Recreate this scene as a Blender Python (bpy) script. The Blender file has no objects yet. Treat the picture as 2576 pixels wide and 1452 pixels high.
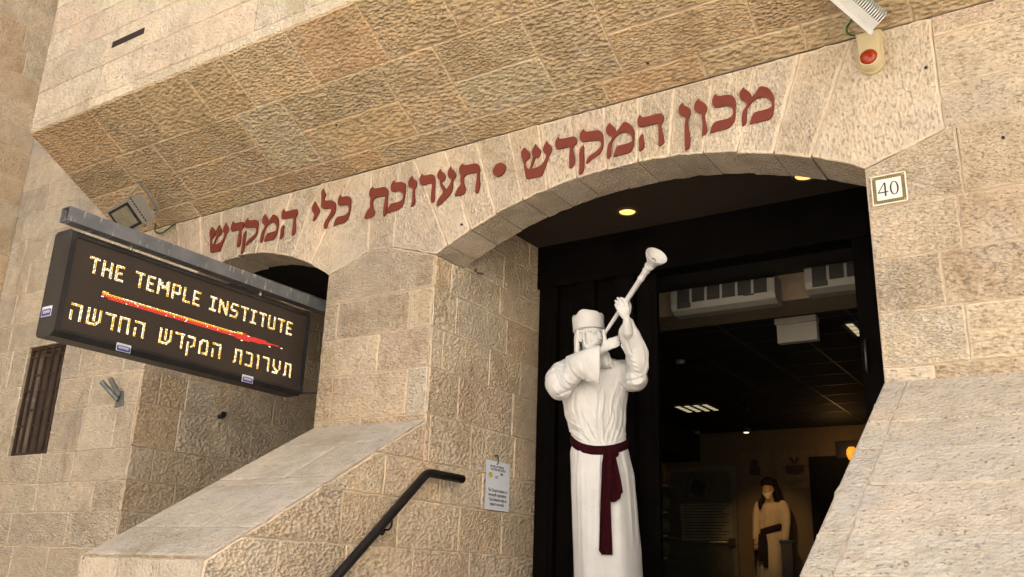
import bpy, bmesh, math, random
from mathutils import Vector, Matrix
V = Vector
random.seed(11)
SC = bpy.context.scene
COL = SC.collection

# ------------------------------------------------------------------ camera
# camera stands at the origin, street level is z = -1.6
YAW, PITCH, ROLL = math.radians(-33.4944), math.radians(17.7229), math.radians(2.0155)
FPX, CX, CY = 2289.9, 1288.0, 726.0            # focal length in pixels of a 2576 x 1452 frame
fw = V((math.sin(YAW)*math.cos(PITCH), math.cos(YAW)*math.cos(PITCH), math.sin(PITCH)))
r0 = V((math.cos(YAW), -math.sin(YAW), 0)); u0 = r0.cross(fw)
rt = r0*math.cos(ROLL) + u0*math.sin(ROLL); up = -r0*math.sin(ROLL) + u0*math.cos(ROLL)
cam = bpy.data.cameras.new("camera"); co = bpy.data.objects.new("camera", cam); COL.objects.link(co)
M = Matrix((rt, up, -fw)).transposed().to_4x4(); co.matrix_world = M
cam.sensor_width = 36; cam.lens = 36*FPX/2576; cam.clip_start = .05; cam.clip_end = 2000
SC.camera = co

def ray(px, py): return rt*((px-CX)/FPX) - up*((py-CY)/FPX) + fw
def onY(px, py, y): d = ray(px, py); return d*(y/d.y)
def onX(px, py, x): d = ray(px, py); return d*(x/d.x)
def onZ(px, py, z): d = ray(px, py); return d*(z/d.z)

# ------------------------------------------------------------------ light
# late morning: the sun stands behind the house, the street front is in open shade and is lit by the sky
# and by the sunlit street and the pale house across it
SUN_EL, SUN_AZ = math.radians(50), math.radians(-55)      # azimuth clockwise from +Y
w = bpy.data.worlds.new("World"); SC.world = w; w.use_nodes = True
nt = w.node_tree; nt.nodes.clear()
out = nt.nodes.new("ShaderNodeOutputWorld"); bg = nt.nodes.new("ShaderNodeBackground"); sk = nt.nodes.new("ShaderNodeTexSky")
sk.sky_type = 'NISHITA'; sk.sun_disc = False; sk.sun_elevation = SUN_EL; sk.sun_rotation = SUN_AZ
sk.air_density = 1.0; sk.dust_density = .8; sk.ozone_density = 1.0
bg.inputs[1].default_value = .075
nt.links.new(sk.outputs[0], bg.inputs[0]); nt.links.new(bg.outputs[0], out.inputs[0])
sl = bpy.data.lights.new("sun", 'SUN'); sl.energy = 5.0; sl.angle = math.radians(.53); sl.color = (1, .96, .91)
so = bpy.data.objects.new("sun", sl); COL.objects.link(so)
sd = V((math.sin(SUN_AZ)*math.cos(SUN_EL), math.cos(SUN_AZ)*math.cos(SUN_EL), math.sin(SUN_EL)))
so.rotation_euler = sd.to_track_quat('Z', 'Y').to_euler(); so.location = (3, -8, 9)
SC.view_settings.view_transform = 'Standard'; SC.view_settings.look = 'None'
SC.view_settings.exposure = 2.45; SC.view_settings.gamma = 1
SC.cycles.max_bounces = 8; SC.cycles.diffuse_bounces = 4

# ------------------------------------------------------------------ materials
class NT:
    def __init__(s, name):
        s.m = bpy.data.materials.new(name); s.m.use_nodes = True; s.t = s.m.node_tree
        s.b = s.t.nodes["Principled BSDF"]
    def n(s, typ, **kw):
        nd = s.t.nodes.new(typ)
        for k, v in kw.items():
            if k.startswith("i_"):
                key = k[2:]; nd.inputs[int(key) if key.isdigit() else key].default_value = v
            else: setattr(nd, k, v)
        return nd
    def l(s, a, b): s.t.links.new(a, b)
    def ramp(s, src, stops, interp='LINEAR'):
        r = s.n("ShaderNodeValToRGB"); r.color_ramp.interpolation = interp
        while len(r.color_ramp.elements) < len(stops): r.color_ramp.elements.new(.5)
        for e, (p, c) in zip(r.color_ramp.elements, stops):
            e.position = p; e.color = (*c, 1) if len(c) == 3 else c
        s.l(src, r.inputs[0]); return r.outputs[0]
    def mix(s, a, b, fac, mode='MIX'):
        m = s.n("ShaderNodeMix", data_type='RGBA', blend_type=mode)
        for sock, v in ((m.inputs[6], a), (m.inputs[7], b), (m.inputs[0], fac)):
            if hasattr(v, "links"): s.l(v, sock)
            elif isinstance(v, (int, float)): sock.default_value = v
            else: sock.default_value = (*v, 1)
        return m.outputs[2]
    def math(s, op, a, b=None, c=None):
        m = s.n("ShaderNodeMath", operation=op)
        for i, v in enumerate((a, b, c)):
            if v is None: continue
            if hasattr(v, "links"): s.l(v, m.inputs[i])
            else: m.inputs[i].default_value = v
        return m.outputs[0]
    def coords(s, scale=(1, 1, 1)):
        tc = s.n("ShaderNodeTexCoord"); mp = s.n("ShaderNodeMapping"); mp.inputs["Scale"].default_value = scale
        s.l(tc.outputs["Object"], mp.inputs[0]); return mp.outputs[0]
    def noise(s, vec, scale, detail=3, rough=.55, dist=0):
        n = s.n("ShaderNodeTexNoise"); n.inputs["Scale"].default_value = scale; n.inputs["Detail"].default_value = detail
        n.inputs["Roughness"].default_value = rough; n.inputs["Distortion"].default_value = dist
        s.l(vec, n.inputs["Vector"]); return n.outputs[0]
    def bump(s, h, strength, dist):
        b = s.n("ShaderNodeBump"); b.inputs["Strength"].default_value = strength; b.inputs["Distance"].default_value = dist
        s.l(h, b.inputs["Height"]); s.l(b.outputs[0], s.b.inputs["Normal"])

def plain(name, col, rough=.6, metal=0, var=.12, nscale=14, bump=0, bscale=80, spec=.4):
    n = NT(name); c = n.coords()
    f = n.noise(c, nscale, 4)
    lo = tuple(x*(1-var) for x in col); hi = tuple(min(1, x*(1+var)) for x in col)
    n.l(n.ramp(f, [(.3, lo), (.7, hi)]), n.b.inputs["Base Color"])
    n.b.inputs["Roughness"].default_value = rough; n.b.inputs["Metallic"].default_value = metal
    n.b.inputs["Specular IOR Level"].default_value = spec
    if bump: n.bump(n.noise(c, bscale, 3), 1, bump)
    return n.m

def emit(name, col, strength, base=(.05, .05, .05)):
    n = NT(name); n.b.inputs["Base Color"].default_value = (*base, 1)
    n.b.inputs["Emission Color"].default_value = (*col, 1); n.b.inputs["Emission Strength"].default_value = strength
    return n.m

def stone(name, tints, stretch=(1, 1, 1), grain=34, depth=.012, stain=.35, smooth=False, pits=.5, stain_col=(.30, .17, .08), grime=.45, rare=0):
    """Hand tooled limestone: each block has its own tint, pecked relief, blotches and rust stains."""
    n = NT(name); g = n.n("ShaderNodeNewGeometry"); c = n.coords(); cs = n.coords(stretch)
    tints = [(t[0]*.98, t[1]*1.0, t[2]*.985) for t in tints]; k = len(tints)
    base = n.ramp(g.outputs["Random Per Island"], [((i+.5)/k, t) for i, t in enumerate(tints)])
    big = n.noise(c, 2.3, 4, .6, .3)
    base = n.mix(base, n.ramp(big, [(.32, (.80, .76, .70)), (.5, (1, 1, 1)), (.68, (1.12, 1.06, 1.0))]), .9, 'MULTIPLY')
    mid = n.noise(c, 11, 4, .6)
    base = n.mix(base, n.ramp(mid, [(.3, (.84, .80, .74)), (.6, (1.05, 1.05, 1.05))]), .7, 'MULTIPLY')
    if stain:
        s1 = n.noise(n.coords((1.3, 1.3, .45)), 2.6, 5, .62, .6)
        base = n.mix(base, stain_col, n.math('MULTIPLY', n.ramp(s1, [(.58, (0, 0, 0)), (.78, (1, 1, 1))]), stain))
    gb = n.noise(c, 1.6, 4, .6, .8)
    base = n.mix(base, (.47, .43, .38), n.math('MULTIPLY', n.ramp(gb, [(.52, (0, 0, 0)), (.70, (1, 1, 1))]), grime))  # random grey blotches put cool sky light into the stone colour
    rp = g.outputs["Random Per Island"]; ra = n.math('FRACT', n.math('MULTIPLY', rp, 7.31)); rb = n.math('FRACT', n.math('MULTIPLY', rp, 13.7))
    sc1 = n.n("ShaderNodeVectorMath", operation='SCALE'); n.l(cs, sc1.inputs[0]); n.l(n.math('MULTIPLY_ADD', ra, .55, .75), sc1.inputs["Scale"])
    of1 = n.n("ShaderNodeVectorMath", operation='ADD'); n.l(sc1.outputs[0], of1.inputs[0]); n.l(n.math('MULTIPLY', rp, 40.0), of1.inputs[1]); cs = of1.outputs[0]
    # hammer dents: cells with crisp ridges, bent by noise so that no two look alike
    wob = n.n("ShaderNodeTexNoise"); wob.inputs["Scale"].default_value = grain*.45; wob.inputs["Detail"].default_value = 2; n.l(cs, wob.inputs["Vector"])
    va = n.n("ShaderNodeVectorMath", operation='MULTIPLY_ADD'); n.l(wob.outputs["Color"], va.inputs[0]); va.inputs[1].default_value = (.75/grain,)*3; n.l(cs, va.inputs[2])
    v = n.n("ShaderNodeTexVoronoi", feature='F1'); v.inputs["Scale"].default_value = grain; n.l(va.outputs[0], v.inputs["Vector"])
    h1 = n.noise(cs, grain*.8, 2, .5, .4)
    h2 = n.noise(c, 7, 3, .5)
    fine = n.noise(c, 130, 2, .6)
    h = n.math('ADD', n.math('MULTIPLY', v.outputs[0], 1.0 if not smooth else .3), n.math('MULTIPLY', h1, .45))
    h = n.math('ADD', h, n.math('MULTIPLY', h2, .5)); h = n.math('ADD', h, n.math('MULTIPLY', fine, .22))
    h = n.math('MULTIPLY', h, n.math('MULTIPLY_ADD', rb, .75, .6))
    # holes of the weathered stone: dirt and crevice shade painted in as darker colour
    pit = n.ramp(n.noise(cs, grain*1.1, 5, .68, .2), [(.575+rare, (0, 0, 0)), (.645+rare, (1, 1, 1))])
    base = n.mix(base, (tints[0][0]*.46, tints[0][1]*.42, tints[0][2]*.38), n.math('MULTIPLY', pit, pits))
    h = n.math('SUBTRACT', h, n.math('MULTIPLY', pit, pits*.9))
    n.l(base, n.b.inputs["Base Color"]); n.b.inputs["Roughness"].default_value = .9
    n.b.inputs["Specular IOR Level"].default_value = .2
    n.bump(h, 1.0, depth)
    return n.m

CREAM = [(.53, .435, .325), (.58, .495, .39), (.62, .54, .435), (.51, .41, .30), (.59, .475, .375), (.57, .505, .42), (.55, .43, .30), (.62, .515, .39), (.57, .485, .385)]
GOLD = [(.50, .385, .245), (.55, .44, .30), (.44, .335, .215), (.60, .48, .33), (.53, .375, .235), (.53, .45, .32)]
PALE = [(.58, .50, .41), (.63, .55, .45), (.61, .50, .42), (.56, .49, .40), (.64, .56, .47), (.62, .52, .42)]
GREY = [(.54, .485, .405), (.57, .51, .425), (.52, .465, .385), (.58, .51, .415)]
def stones(name, tints, **kw):
    """rough face, mortar, and the smooth drafted margin round each block"""
    k2 = dict(kw); k2.update(depth=kw["depth"]*.45, pits=kw.get("pits", .3)*.5, stain=kw.get("stain", .3)*.5)
    lift = kw.pop("lift", 1.08); k2.pop("lift", 0); mg = [tuple(min(1, x*lift) for x in t) for t in tints]
    return [stone(name, tints, **kw), M_MORTAR, stone(name+"_margin", mg, **k2)]
M_MORTAR = plain("mortar", (.43, .36, .28), .95, var=.2, bump=.004)
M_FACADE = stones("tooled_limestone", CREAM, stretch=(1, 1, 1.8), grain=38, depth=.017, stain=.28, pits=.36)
M_OLDWALL = stones("stained_limestone", [(.64, .56, .45), (.67, .595, .485), (.61, .53, .42), (.68, .585, .46)], stretch=(1, 1, 1.8), grain=36, depth=.018, stain=.65, pits=.35, grime=.7)
M_VOUSS = stones("combed_limestone", PALE, stretch=(1.8, 1.8, 1), grain=38, depth=.017, stain=.45, pits=.34)
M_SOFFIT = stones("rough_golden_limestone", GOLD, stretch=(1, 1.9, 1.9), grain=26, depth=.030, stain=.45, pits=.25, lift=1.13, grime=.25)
M_UPPER = stones("pitted_pale_limestone", [(.66, .56, .42), (.70, .60, .46), (.66, .53, .405), (.64, .555, .43), (.71, .615, .475)], stretch=(1, 1, 1.5), grain=34, depth=.016, stain=.18, pits=.6, grime=.10, rare=.03)
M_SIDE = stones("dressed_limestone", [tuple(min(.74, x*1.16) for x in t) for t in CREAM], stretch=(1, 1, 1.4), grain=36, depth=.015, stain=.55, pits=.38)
M_COPE = stones("smooth_grey_limestone", GREY, stretch=(1, 1, 1), grain=46, depth=.020, stain=.22, smooth=True, pits=.45, rare=.035)
M_LEFT = stones("weathered_limestone", [tuple(x*1.05+.05 for x in t) for t in GOLD], stretch=(1, 1, 1.7), grain=38, depth=.013, stain=.35, pits=.45)
M_RED = plain("red_painted_metal", (.155, .026, .0135), .65, var=.06, nscale=6)
M_BLACK = plain("black_painted_metal", (.012, .011, .011), .45, var=.3)
M_RAIL = plain("dark_brown_rail_paint", (.0085, .0065, .0058), .5, var=.25)
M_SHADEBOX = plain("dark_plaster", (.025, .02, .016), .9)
M_ROBE = plain("white_painted_plaster", (.635, .645, .645), .62, var=.08, nscale=5, bump=.002, bscale=60)
M_SASH = plain("burgundy_cloth", (.026, .0022, .0045), .9, var=.25, nscale=30, bump=.003, bscale=260, spec=.1)

# ------------------------------------------------------------------ mesh helpers
class MB:
    def __init__(s): s.v = []; s.f = []; s.m = []; s.sm = []
    def poly(s, pts, m=0, smooth=False):
        i = len(s.v); s.v += [tuple(p) for p in pts]; s.f.append(list(range(i, i+len(pts)))); s.m.append(m); s.sm.append(smooth)
    def box(s, c, ax, m=0):
        """centre and three half-axis vectors"""
        c = V(c); a, b, d = (V(x) for x in ax); i = len(s.v)
        if a.cross(b).dot(d) < 0: a = -a
        for z in (-1, 1):
            for y in (-1, 1):
                for x in (-1, 1): s.v.append(tuple(c+a*x+b*y+d*z))
        for q in ((0, 2, 3, 1), (4, 5, 7, 6), (0, 1, 5, 4), (2, 6, 7, 3), (0, 4, 6, 2), (1, 3, 7, 5)):
            s.f.append([i+k for k in q]); s.m.append(m); s.sm.append(False)
    def bx(s, x0, x1, y0, y1, z0, z1, m=0):
        s.box(((x0+x1)/2, (y0+y1)/2, (z0+z1)/2), ((abs(x1-x0)/2, 0, 0), (0, abs(y1-y0)/2, 0), (0, 0, abs(z1-z0)/2)), m)
    def prism(s, poly, fr, w0, w1, m=0, mside=None):
        """2D outline in frame fr extruded from w0 (back) to w1 (front)"""
        P = lambda q, w_: fr[0]+fr[1]*q[0]+fr[2]*q[1]+fr[3]*w_
        n = len(poly); i = len(s.v)
        s.v += [tuple(P(q, w1)) for q in poly]+[tuple(P(q, w0)) for q in poly]
        s.f.append([i+k for k in range(n)]); s.m.append(m); s.sm.append(False)
        s.f.append([i+n+k for k in reversed(range(n))]); s.m.append(m); s.sm.append(False)
        for k in range(n):
            j = (k+1) % n
            s.f.append([i+k, i+n+k, i+n+j, i+j]); s.m.append(m if mside is None else mside); s.sm.append(False)
    def loft(s, rings, m=0, caps=True, smooth=True):
        n = len(rings[0]); i = len(s.v)
        for r in rings: s.v += [tuple(p) for p in r]
        for a in range(len(rings)-1):
            for k in range(n):
                j = (k+1) % n
                s.f.append([i+a*n+k, i+a*n+j, i+(a+1)*n+j, i+(a+1)*n+k]); s.m.append(m); s.sm.append(smooth)
        if caps:
            s.f.append([i+k for k in reversed(range(n))]); s.m.append(m); s.sm.append(False)
            s.f.append([i+(len(rings)-1)*n+k for k in range(n)]); s.m.append(m); s.sm.append(False)
    def tube(s, pts, rad, n=12, m=0, flat=None, caps=True, smooth=True, roundends=False):
        """tube along a path; rad is a number or list; flat=(axis, factor) squashes it along an axis"""
        pts = [V(p) for p in pts]; rs = rad if isinstance(rad, (list, tuple)) else [rad]*len(pts)
        if roundends:
            d0 = (pts[0]-pts[1]).normalized(); d1 = (pts[-1]-pts[-2]).normalized(); a, b = rs[0], rs[-1]
            pts = [pts[0]+d0*a*.97, pts[0]+d0*a*.75]+pts+[pts[-1]+d1*b*.75, pts[-1]+d1*b*.97]
            rs = [a*.25, a*.68]+list(rs)+[b*.68, b*.25]
        rings = []; ref = None
        for k, p in enumerate(pts):
            t = (pts[min(k+1, len(pts)-1)]-pts[max(k-1, 0)]).normalized()
            if ref is None: ref = t.orthogonal().normalized()
            ref = (ref-t*ref.dot(t)).normalized(); bi = t.cross(ref)
            ring = []
            for q in range(n):
                a = 2*math.pi*q/n; o = (ref*math.cos(a)+bi*math.sin(a))*rs[k]
                if flat: o = o-flat[0]*(o.dot(flat[0])*(1-flat[1]))
                ring.append(p+o)
            rings.append(ring)
        s.loft(rings, m, caps, smooth)
    def ellip(s, c, ax, m=0, nu=20, nv=12):
        c = V(c); a, b, d = (V(x) for x in ax)
        if a.cross(b).dot(d) < 0: a = -a
        rings = []
        for j in range(nv+1):
            t = math.pi*(j+.02)/(nv+.04)-math.pi/2
            rings.append([c+d*math.sin(t)+(a*math.cos(2*math.pi*k/nu)+b*math.sin(2*math.pi*k/nu))*math.cos(t) for k in range(nu)])
        s.loft(rings, m)
    def lathe(s, c, axis, prof, n=24, m=0, smooth=True, caps=True):
        c = V(c); t = V(axis).normalized(); a = t.orthogonal().normalized(); b = t.cross(a)
        s.loft([[c+t*h+(a*math.cos(2*math.pi*k/n)+b*math.sin(2*math.pi*k/n))*r for k in range(n)] for h, r in prof], m, caps, smooth)
    def mesh(s, name, mats):
        me = bpy.data.meshes.new(name); me.from_pydata(s.v, [], s.f)
        for m in (mats if isinstance(mats, (list, tuple)) else [mats]): me.materials.append(m)
        me.polygons.foreach_set("material_index", s.m); me.polygons.foreach_set("use_smooth", s.sm)
        me.update(); return me
    def build(s, name, mats, parent=None, recalc=False):
        me = s.mesh(name, mats)
        if recalc:
            b = bmesh.new(); b.from_mesh(me); bmesh.ops.recalc_face_normals(b, faces=b.faces); b.to_mesh(me); b.free()
        o = bpy.data.objects.new(name, me); COL.objects.link(o)
        if parent: adopt(o, parent)
        return o

def adopt(o, parent):
    bpy.context.view_layer.update()
    o.parent = parent; o.matrix_parent_inverse = parent.matrix_world.inverted()

def thing(name, loc, label, cat, group=None):
    o = bpy.data.objects.new(name, None); COL.objects.link(o); o.location = loc; o.empty_display_size = .1
    return tag(o, label, cat, group)
def tag(o, label, cat, group=None):
    o["label"] = label; o["category"] = cat
    if group: o["group"] = group
    return o
def struct(o): o["kind"] = "structure"; return o

def bake(o):
    """apply the modifiers of o"""
    dg = bpy.context.evaluated_depsgraph_get(); dg.update()
    me = bpy.data.meshes.new_from_object(o.evaluated_get(dg)); o.modifiers.clear(); o.data = me
    me.polygons.foreach_set("use_smooth", [True]*len(me.polygons)); return o
def remesh(o, vox, it=3, fac=.5):
    m = o.modifiers.new("r", 'REMESH'); m.mode = 'VOXEL'; m.voxel_size = vox; m.use_smooth_shade = True
    if it:
        sm = o.modifiers.new("s", 'SMOOTH'); sm.factor = fac; sm.iterations = it
    mats = list(o.data.materials); bake(o)
    if not o.data.materials:
        for x in mats: o.data.materials.append(x)
    return o

# frames: origin, U, V, outward normal
X_, Y_, Z_ = V((1, 0, 0)), V((0, 1, 0)), V((0, 0, 1))
def frame_front(y): return (V((0, y, 0)), X_, Z_, -Y_)       # face looks at the street
def frame_right(x): return (V((x, 0, 0)), Y_, Z_, X_)         # face looks towards +X

def offset_poly(poly, d):
    n = len(poly); res = []
    area = sum(poly[i][0]*poly[(i+1) % n][1]-poly[(i+1) % n][0]*poly[i][1] for i in range(n))
    if area < 0: poly = list(reversed(poly))
    for i in range(n):
        p0, p1, p2 = V(poly[i-1]), V(poly[i]), V(poly[(i+1) % n])
        e1, e2 = (p1-p0), (p2-p1)
        if e1.length < 1e-6 or e2.length < 1e-6: res.append(tuple(p1)); continue
        e1.normalize(); e2.normalize()
        n1, n2 = V((-e1.y, e1.x)), V((-e2.y, e2.x)); k = 1+n1.dot(n2)
        mv = (n1+n2)/max(k, .35); res.append(tuple(p1+mv*d))
    return res
def clip(poly, a, b, c):
    """keep a*x+b*y<=c"""
    out_ = []
    for i in range(len(poly)):
        p, q = poly[i], poly[(i+1) % len(poly)]; dp, dq = a*p[0]+b*p[1]-c, a*q[0]+b*q[1]-c
        if dp <= 0: out_.append(p)
        if dp*dq < 0: t = dp/(dp-dq); out_.append((p[0]+(q[0]-p[0])*t, p[1]+(q[1]-p[1])*t))
    return out_
def area(poly): return abs(sum(poly[i][0]*poly[(i+1) % len(poly)][1]-poly[(i+1) % len(poly)][0]*poly[i][1] for i in range(len(poly))))/2
def rect(a, b, c, d): return [(a, c), (b, c), (b, d), (a, d)]

def masonry(mb, fr, blocks, depth=.06, gap=.006, cham=.004, jit=.0025, back=True, margin=(.002, .008)):
    """blocks of one wall: each is an island with a smooth margin round a rough face; mortar lies 4.5 mm behind"""
    P = lambda q, w_: fr[0]+fr[1]*q[0]+fr[2]*q[1]+fr[3]*w_
    for poly in blocks:
        if len(poly) < 3 or area(poly) < .0008: continue
        # more points along the edges so that they can wander like hand cut stone
        pts = []
        n = len(poly)
        for i in range(n):
            p, q = V(poly[i]), V(poly[(i+1) % n]); L = (q-p).length; k = max(1, int(L/.06))
            for j in range(k): pts.append(tuple(p.lerp(q, j/k)))
        o1 = offset_poly(pts, gap/2); o1 = [(a+random.gauss(0, jit), b+random.gauss(0, jit)) for a, b in o1]
        o2 = offset_poly(o1, cham)
        mg_ = random.uniform(*margin) if margin else 0
        if area(poly) < .02: mg_ *= .4
        o3 = offset_poly(o2, mg_) if margin else o2
        if margin: o3 = [(a+random.gauss(0, mg_*.16), b+random.gauss(0, mg_*.16)) for a, b in o3]
        dw = random.uniform(-.002, .002); n = len(o1); i0 = len(mb.v)
        for q in o3: mb.v.append(tuple(P(q, dw+(.003 if margin else 0)+random.gauss(0, .0008))))
        for q in o2: mb.v.append(tuple(P(q, dw)))
        for q in o1: mb.v.append(tuple(P(q, dw-min(cham, .0055))))
        for q in o1: mb.v.append(tuple(P(q, -depth)))
        mb.f.append(list(range(i0, i0+n))); mb.m.append(0); mb.sm.append(False)
        for r in (0, n, 2*n):
            for k in range(n):
                j = (k+1) % n; mb.f.append([i0+r+k, i0+r+n+k, i0+r+n+j, i0+r+j]); mb.m.append(0 if r == 2*n or not margin else 2); mb.sm.append(False)
        if back is True: mb.prism(poly, fr, -max(.02, depth-.005), -.0045, 1)
    if back is not True and back:
        for poly in back: mb.prism(poly, fr, -max(.02, depth-.004), -.0045, 1)

def courses(u0, u1, zs, wid=(.45, .95), cuts=None):
    """running courses between heights zs; cuts maps a row number to its joints"""
    res = []
    for r in range(len(zs)-1):
        if cuts and r in cuts: us = [u0]+[c for c in cuts[r] if u0 < c < u1]+[u1]
        else:
            us = [u0]; u = u0-random.uniform(0, .5)
            while True:
                u += random.uniform(*wid)
                if u > u1-.16: break
                if u > u0+.16: us.append(u)
            us.append(u1)
        for a, b in zip(us, us[1:]): res.append(rect(a, b, zs[r], zs[r+1]))
    return res

# ================================================================== THE PLACE
D = 5.0                     # the facade stands five metres in front of the camera
SPR, TOP = 2.28, 3.135      # springing of the arches, foot of the sloping overhang
XA, XB = -4.0, -.94         # main arch
XC, XE = -7.34, -5.085      # side arch
XL = -10.14                 # neighbouring wall
OX0, OY, OZ = -7.99, 3.885, 3.79      # overhang: left end, front plane, lower front edge
LAND = -.23

g = MB(); g.poly([(-400, -400, -1.6), (400, -400, -1.6), (400, 400, -1.6), (-400, 400, -1.6)])
gn = NT("street_paving"); gc = gn.coords()
bt = gn.n("ShaderNodeTexBrick"); bt.inputs["Scale"].default_value = 1.6; bt.inputs["Color1"].default_value = (.42, .37, .30, 1)
bt.inputs["Color2"].default_value = (.36, .31, .25, 1); bt.inputs["Mortar"].default_value = (.2, .17, .14, 1); bt.inputs["Mortar Size"].default_value = .012
gn.l(gc, bt.inputs[0]); gn.l(gn.mix(bt.outputs[0], gn.ramp(gn.noise(gc, 3), [(.3, (.8, .8, .8)), (.7, (1.1, 1.1, 1.1))]), 1, 'MULTIPLY'), gn.b.inputs[0])
gn.b.inputs["Roughness"].default_value = .85
struct(g.build("street", gn.m))

opp = thing("unseen_street_house", (-3, -9, -1.6), "pale limestone house across the street, behind the viewer", "building")
mb = MB(); ho = (V((0, -9, 0)), -X_, Z_, Y_)
for k in range(10):
    for j in range(4):
        a_, z_ = -6+3*k, -1.6+3.0*j+.3; mb.prism(rect(a_+.0, a_+1.0, z_+.5, z_+2.1), ho, -.02, .004, 1)
mb.bx(-26, 24, -12, -9, -1.6, 10.5); mb.build("wall", [plain("pale_street_limestone", (.68, .60, .49), .9, var=.1, nscale=2), plain("dark_window_glass", (.03, .03, .035), .1)], opp)
opp = thing("unseen_street_house", (9, -3, -1.6), "pale limestone house added on the right, outside the picture, to reflect sunlight onto the reveals", "building")  # unseen house added to throw sunlight back onto the right-facing stone
mb = MB(); ho = (V((7, 0, 0)), Y_*-1, Z_, -X_)
for k in range(3):
    for j in range(3):
        a_, z_ = -2.0+3*k, -1.6+3.0*j+.3; mb.prism(rect(a_, a_+1.0, z_+.5, z_+2.1), ho, -.02, .004, 1)
mb.bx(7, 11, -8.9, 3.2, -1.6, 11); mb.build("wall", [bpy.data.materials["pale_street_limestone"], bpy.data.materials["dark_window_glass"]], opp)
house = thing("stone_building", (-3, D, -1.6), "golden limestone building front with two arches under a jutting upper storey", "building")

# ---- facade wall -------------------------------------------------
F = frame_front(D)
mb = MB()
def arch_pt(c, R, a): return (c[0]+R*math.sin(a), c[1]+R*math.cos(a))
RING = .36                  # depth of the arch stones
AC, AR = (-2.459, -.674), 3.33
LC, LR = (-6.221, .645), 1.993
rad = math.radians
def voussoir(c, R, a0, a1, top=TOP):
    n = 4; j_ = random.uniform(-.007, .004); low = [arch_pt(c, R+j_, a0+(a1-a0)*k/n) for k in range(n+1)]
    tp = lambda a: (c[0]+(top-c[1])*math.tan(a), top)
    return low+[tp(a1), tp(a0)]
vs = []
a_l = math.atan2(XA-AC[0], SPR-AC[1]); a_r = math.atan2(XB-AC[0], SPR-AC[1])
ja = [rad(x) for x in (-25.45, -21.65, -17.65, -13.6, -9.93, -6.0, -2.05, 1.9, 5.8, 9.7, 13.6, 17.6, 21.6)]
for p, q in zip(ja, ja[1:]): vs.append(voussoir(AC, AR, p, q))
# right skewback block of the main arch
n4 = [arch_pt(AC, AR, ja[-1]+(a_r-ja[-1])*k/4) for k in range(4)]+[(XB, SPR)]
topx = AC[0]+(TOP-AC[1])*math.tan(ja[-1])
vs.append(n4+[(-.511, 2.421), (-.511, TOP), (topx, TOP)])
# over the pillar
t0 = AC[0]+(TOP-AC[1])*math.tan(ja[0])
n4 = [arch_pt(AC, AR, a_l+(ja[0]-a_l)*k/2) for k in range(3)]
vs.append([(-4.41, 2.41), (XA, SPR)]+n4[1:]+[(t0, TOP), (-4.42, TOP)])
vs.append([(-4.67, 2.425), (-4.41, 2.41), (-4.42, TOP), (-4.71, TOP)])
l_r = math.atan2(XE-LC[0], SPR-LC[1]); l_l = math.atan2(XC-LC[0], SPR-LC[1])
jl = [rad(x) for x in (-27.5, -20.5, -13.6, -6.8, 0, 6.8, 13.6, 20.5, 27.5)]
t1 = LC[0]+(TOP-LC[1])*math.tan(jl[-1])
n4 = [arch_pt(LC, LR, jl[-1]+(l_r-jl[-1])*k/2) for k in range(2)]+[(XE, SPR)]
vs.append(n4+[(-4.67, 2.425), (-4.71, TOP), (t1, TOP)])
for p, q in zip(jl, jl[1:]): vs.append(voussoir(LC, LR, p, q))
t2 = LC[0]+(TOP-LC[1])*math.tan(jl[0])
n4 = [arch_pt(LC, LR, l_l+(jl[0]-l_l)*k/2) for k in range(3)]
vs.append([(-7.72, 2.43), (XC, SPR)]+n4[1:]+[(t2, TOP), (-7.74, TOP)])
arc_main = [arch_pt(AC, AR+.022, a_l+(a_r-a_l)*k/40) for k in range(41)]; arc_side = [arch_pt(LC, LR+.022, l_l+(l_r-l_l)*k/30) for k in range(31)]
bk = [arc_main+[(-.513, 2.423), (-.513, TOP-.004), (-4.42, TOP-.004), (-4.41, 2.413)], arc_side+[(-4.67, 2.428), (-4.41, 2.413), (-4.42, TOP-.004), (-7.738, TOP-.004), (-7.718, 2.432)]]
masonry(mb, F, vs, depth=RING, back=bk, gap=.007, margin=(.005, .014))
mb.build("arch_stones", M_VOUSS, house)

mb = MB()
bl = []      # pillar between the arches
zp = [-1.6, -1.3, -1.0, -.7, -.42, -.13, .175, .496, .763, 1.1, 1.435, 1.735, 2.035]
bl += courses(XE, XA, zp, cuts={11: (-4.93, -4.21), 10: (-4.486,), 9: (-4.92, -4.186), 8: (-4.6,)})
bl.append([(XE, 2.035), (XA, 2.035), (XA, SPR), (-4.41, 2.41), (-4.67, 2.425), (XE, SPR)])
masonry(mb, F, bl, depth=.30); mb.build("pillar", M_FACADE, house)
mb = MB(); bl = []      # right of the door
zr = [-1.6, -1.3, -1.0, -.7, -.42, -.13, .175, .496, .8, 1.13, 1.43, 1.735, 2.03]
bl += courses(XB, 4.2, zr, cuts={11: (-.49, .25, .9, 1.7, 2.4, 3.2), 10: (-.60, .05, .8, 1.5, 2.2, 3.1), 9: (-.52, .33, 1.1, 1.9, 2.7, 3.4)})
bl.append([(XB, 2.03), (-.452, 2.03), (-.456, 2.42), (-.511, 2.421), (XB, SPR)])
bl += courses(-.452, 4.2, [2.03, 2.421], cuts={0: (.32, 1.1, 1.8, 2.5, 3.3)})
bl += courses(-.511, 4.2, [2.421, 2.683, 3.004, TOP], cuts={0: (.22, .95, 1.7, 2.6), 1: (.45, 1.2, 2.1, 3), 2: (.1, 1.0, 1.9, 2.9)})
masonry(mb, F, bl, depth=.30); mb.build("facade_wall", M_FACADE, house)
mb = MB(); bl = []      # left of the side arch, with the barred window
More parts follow.
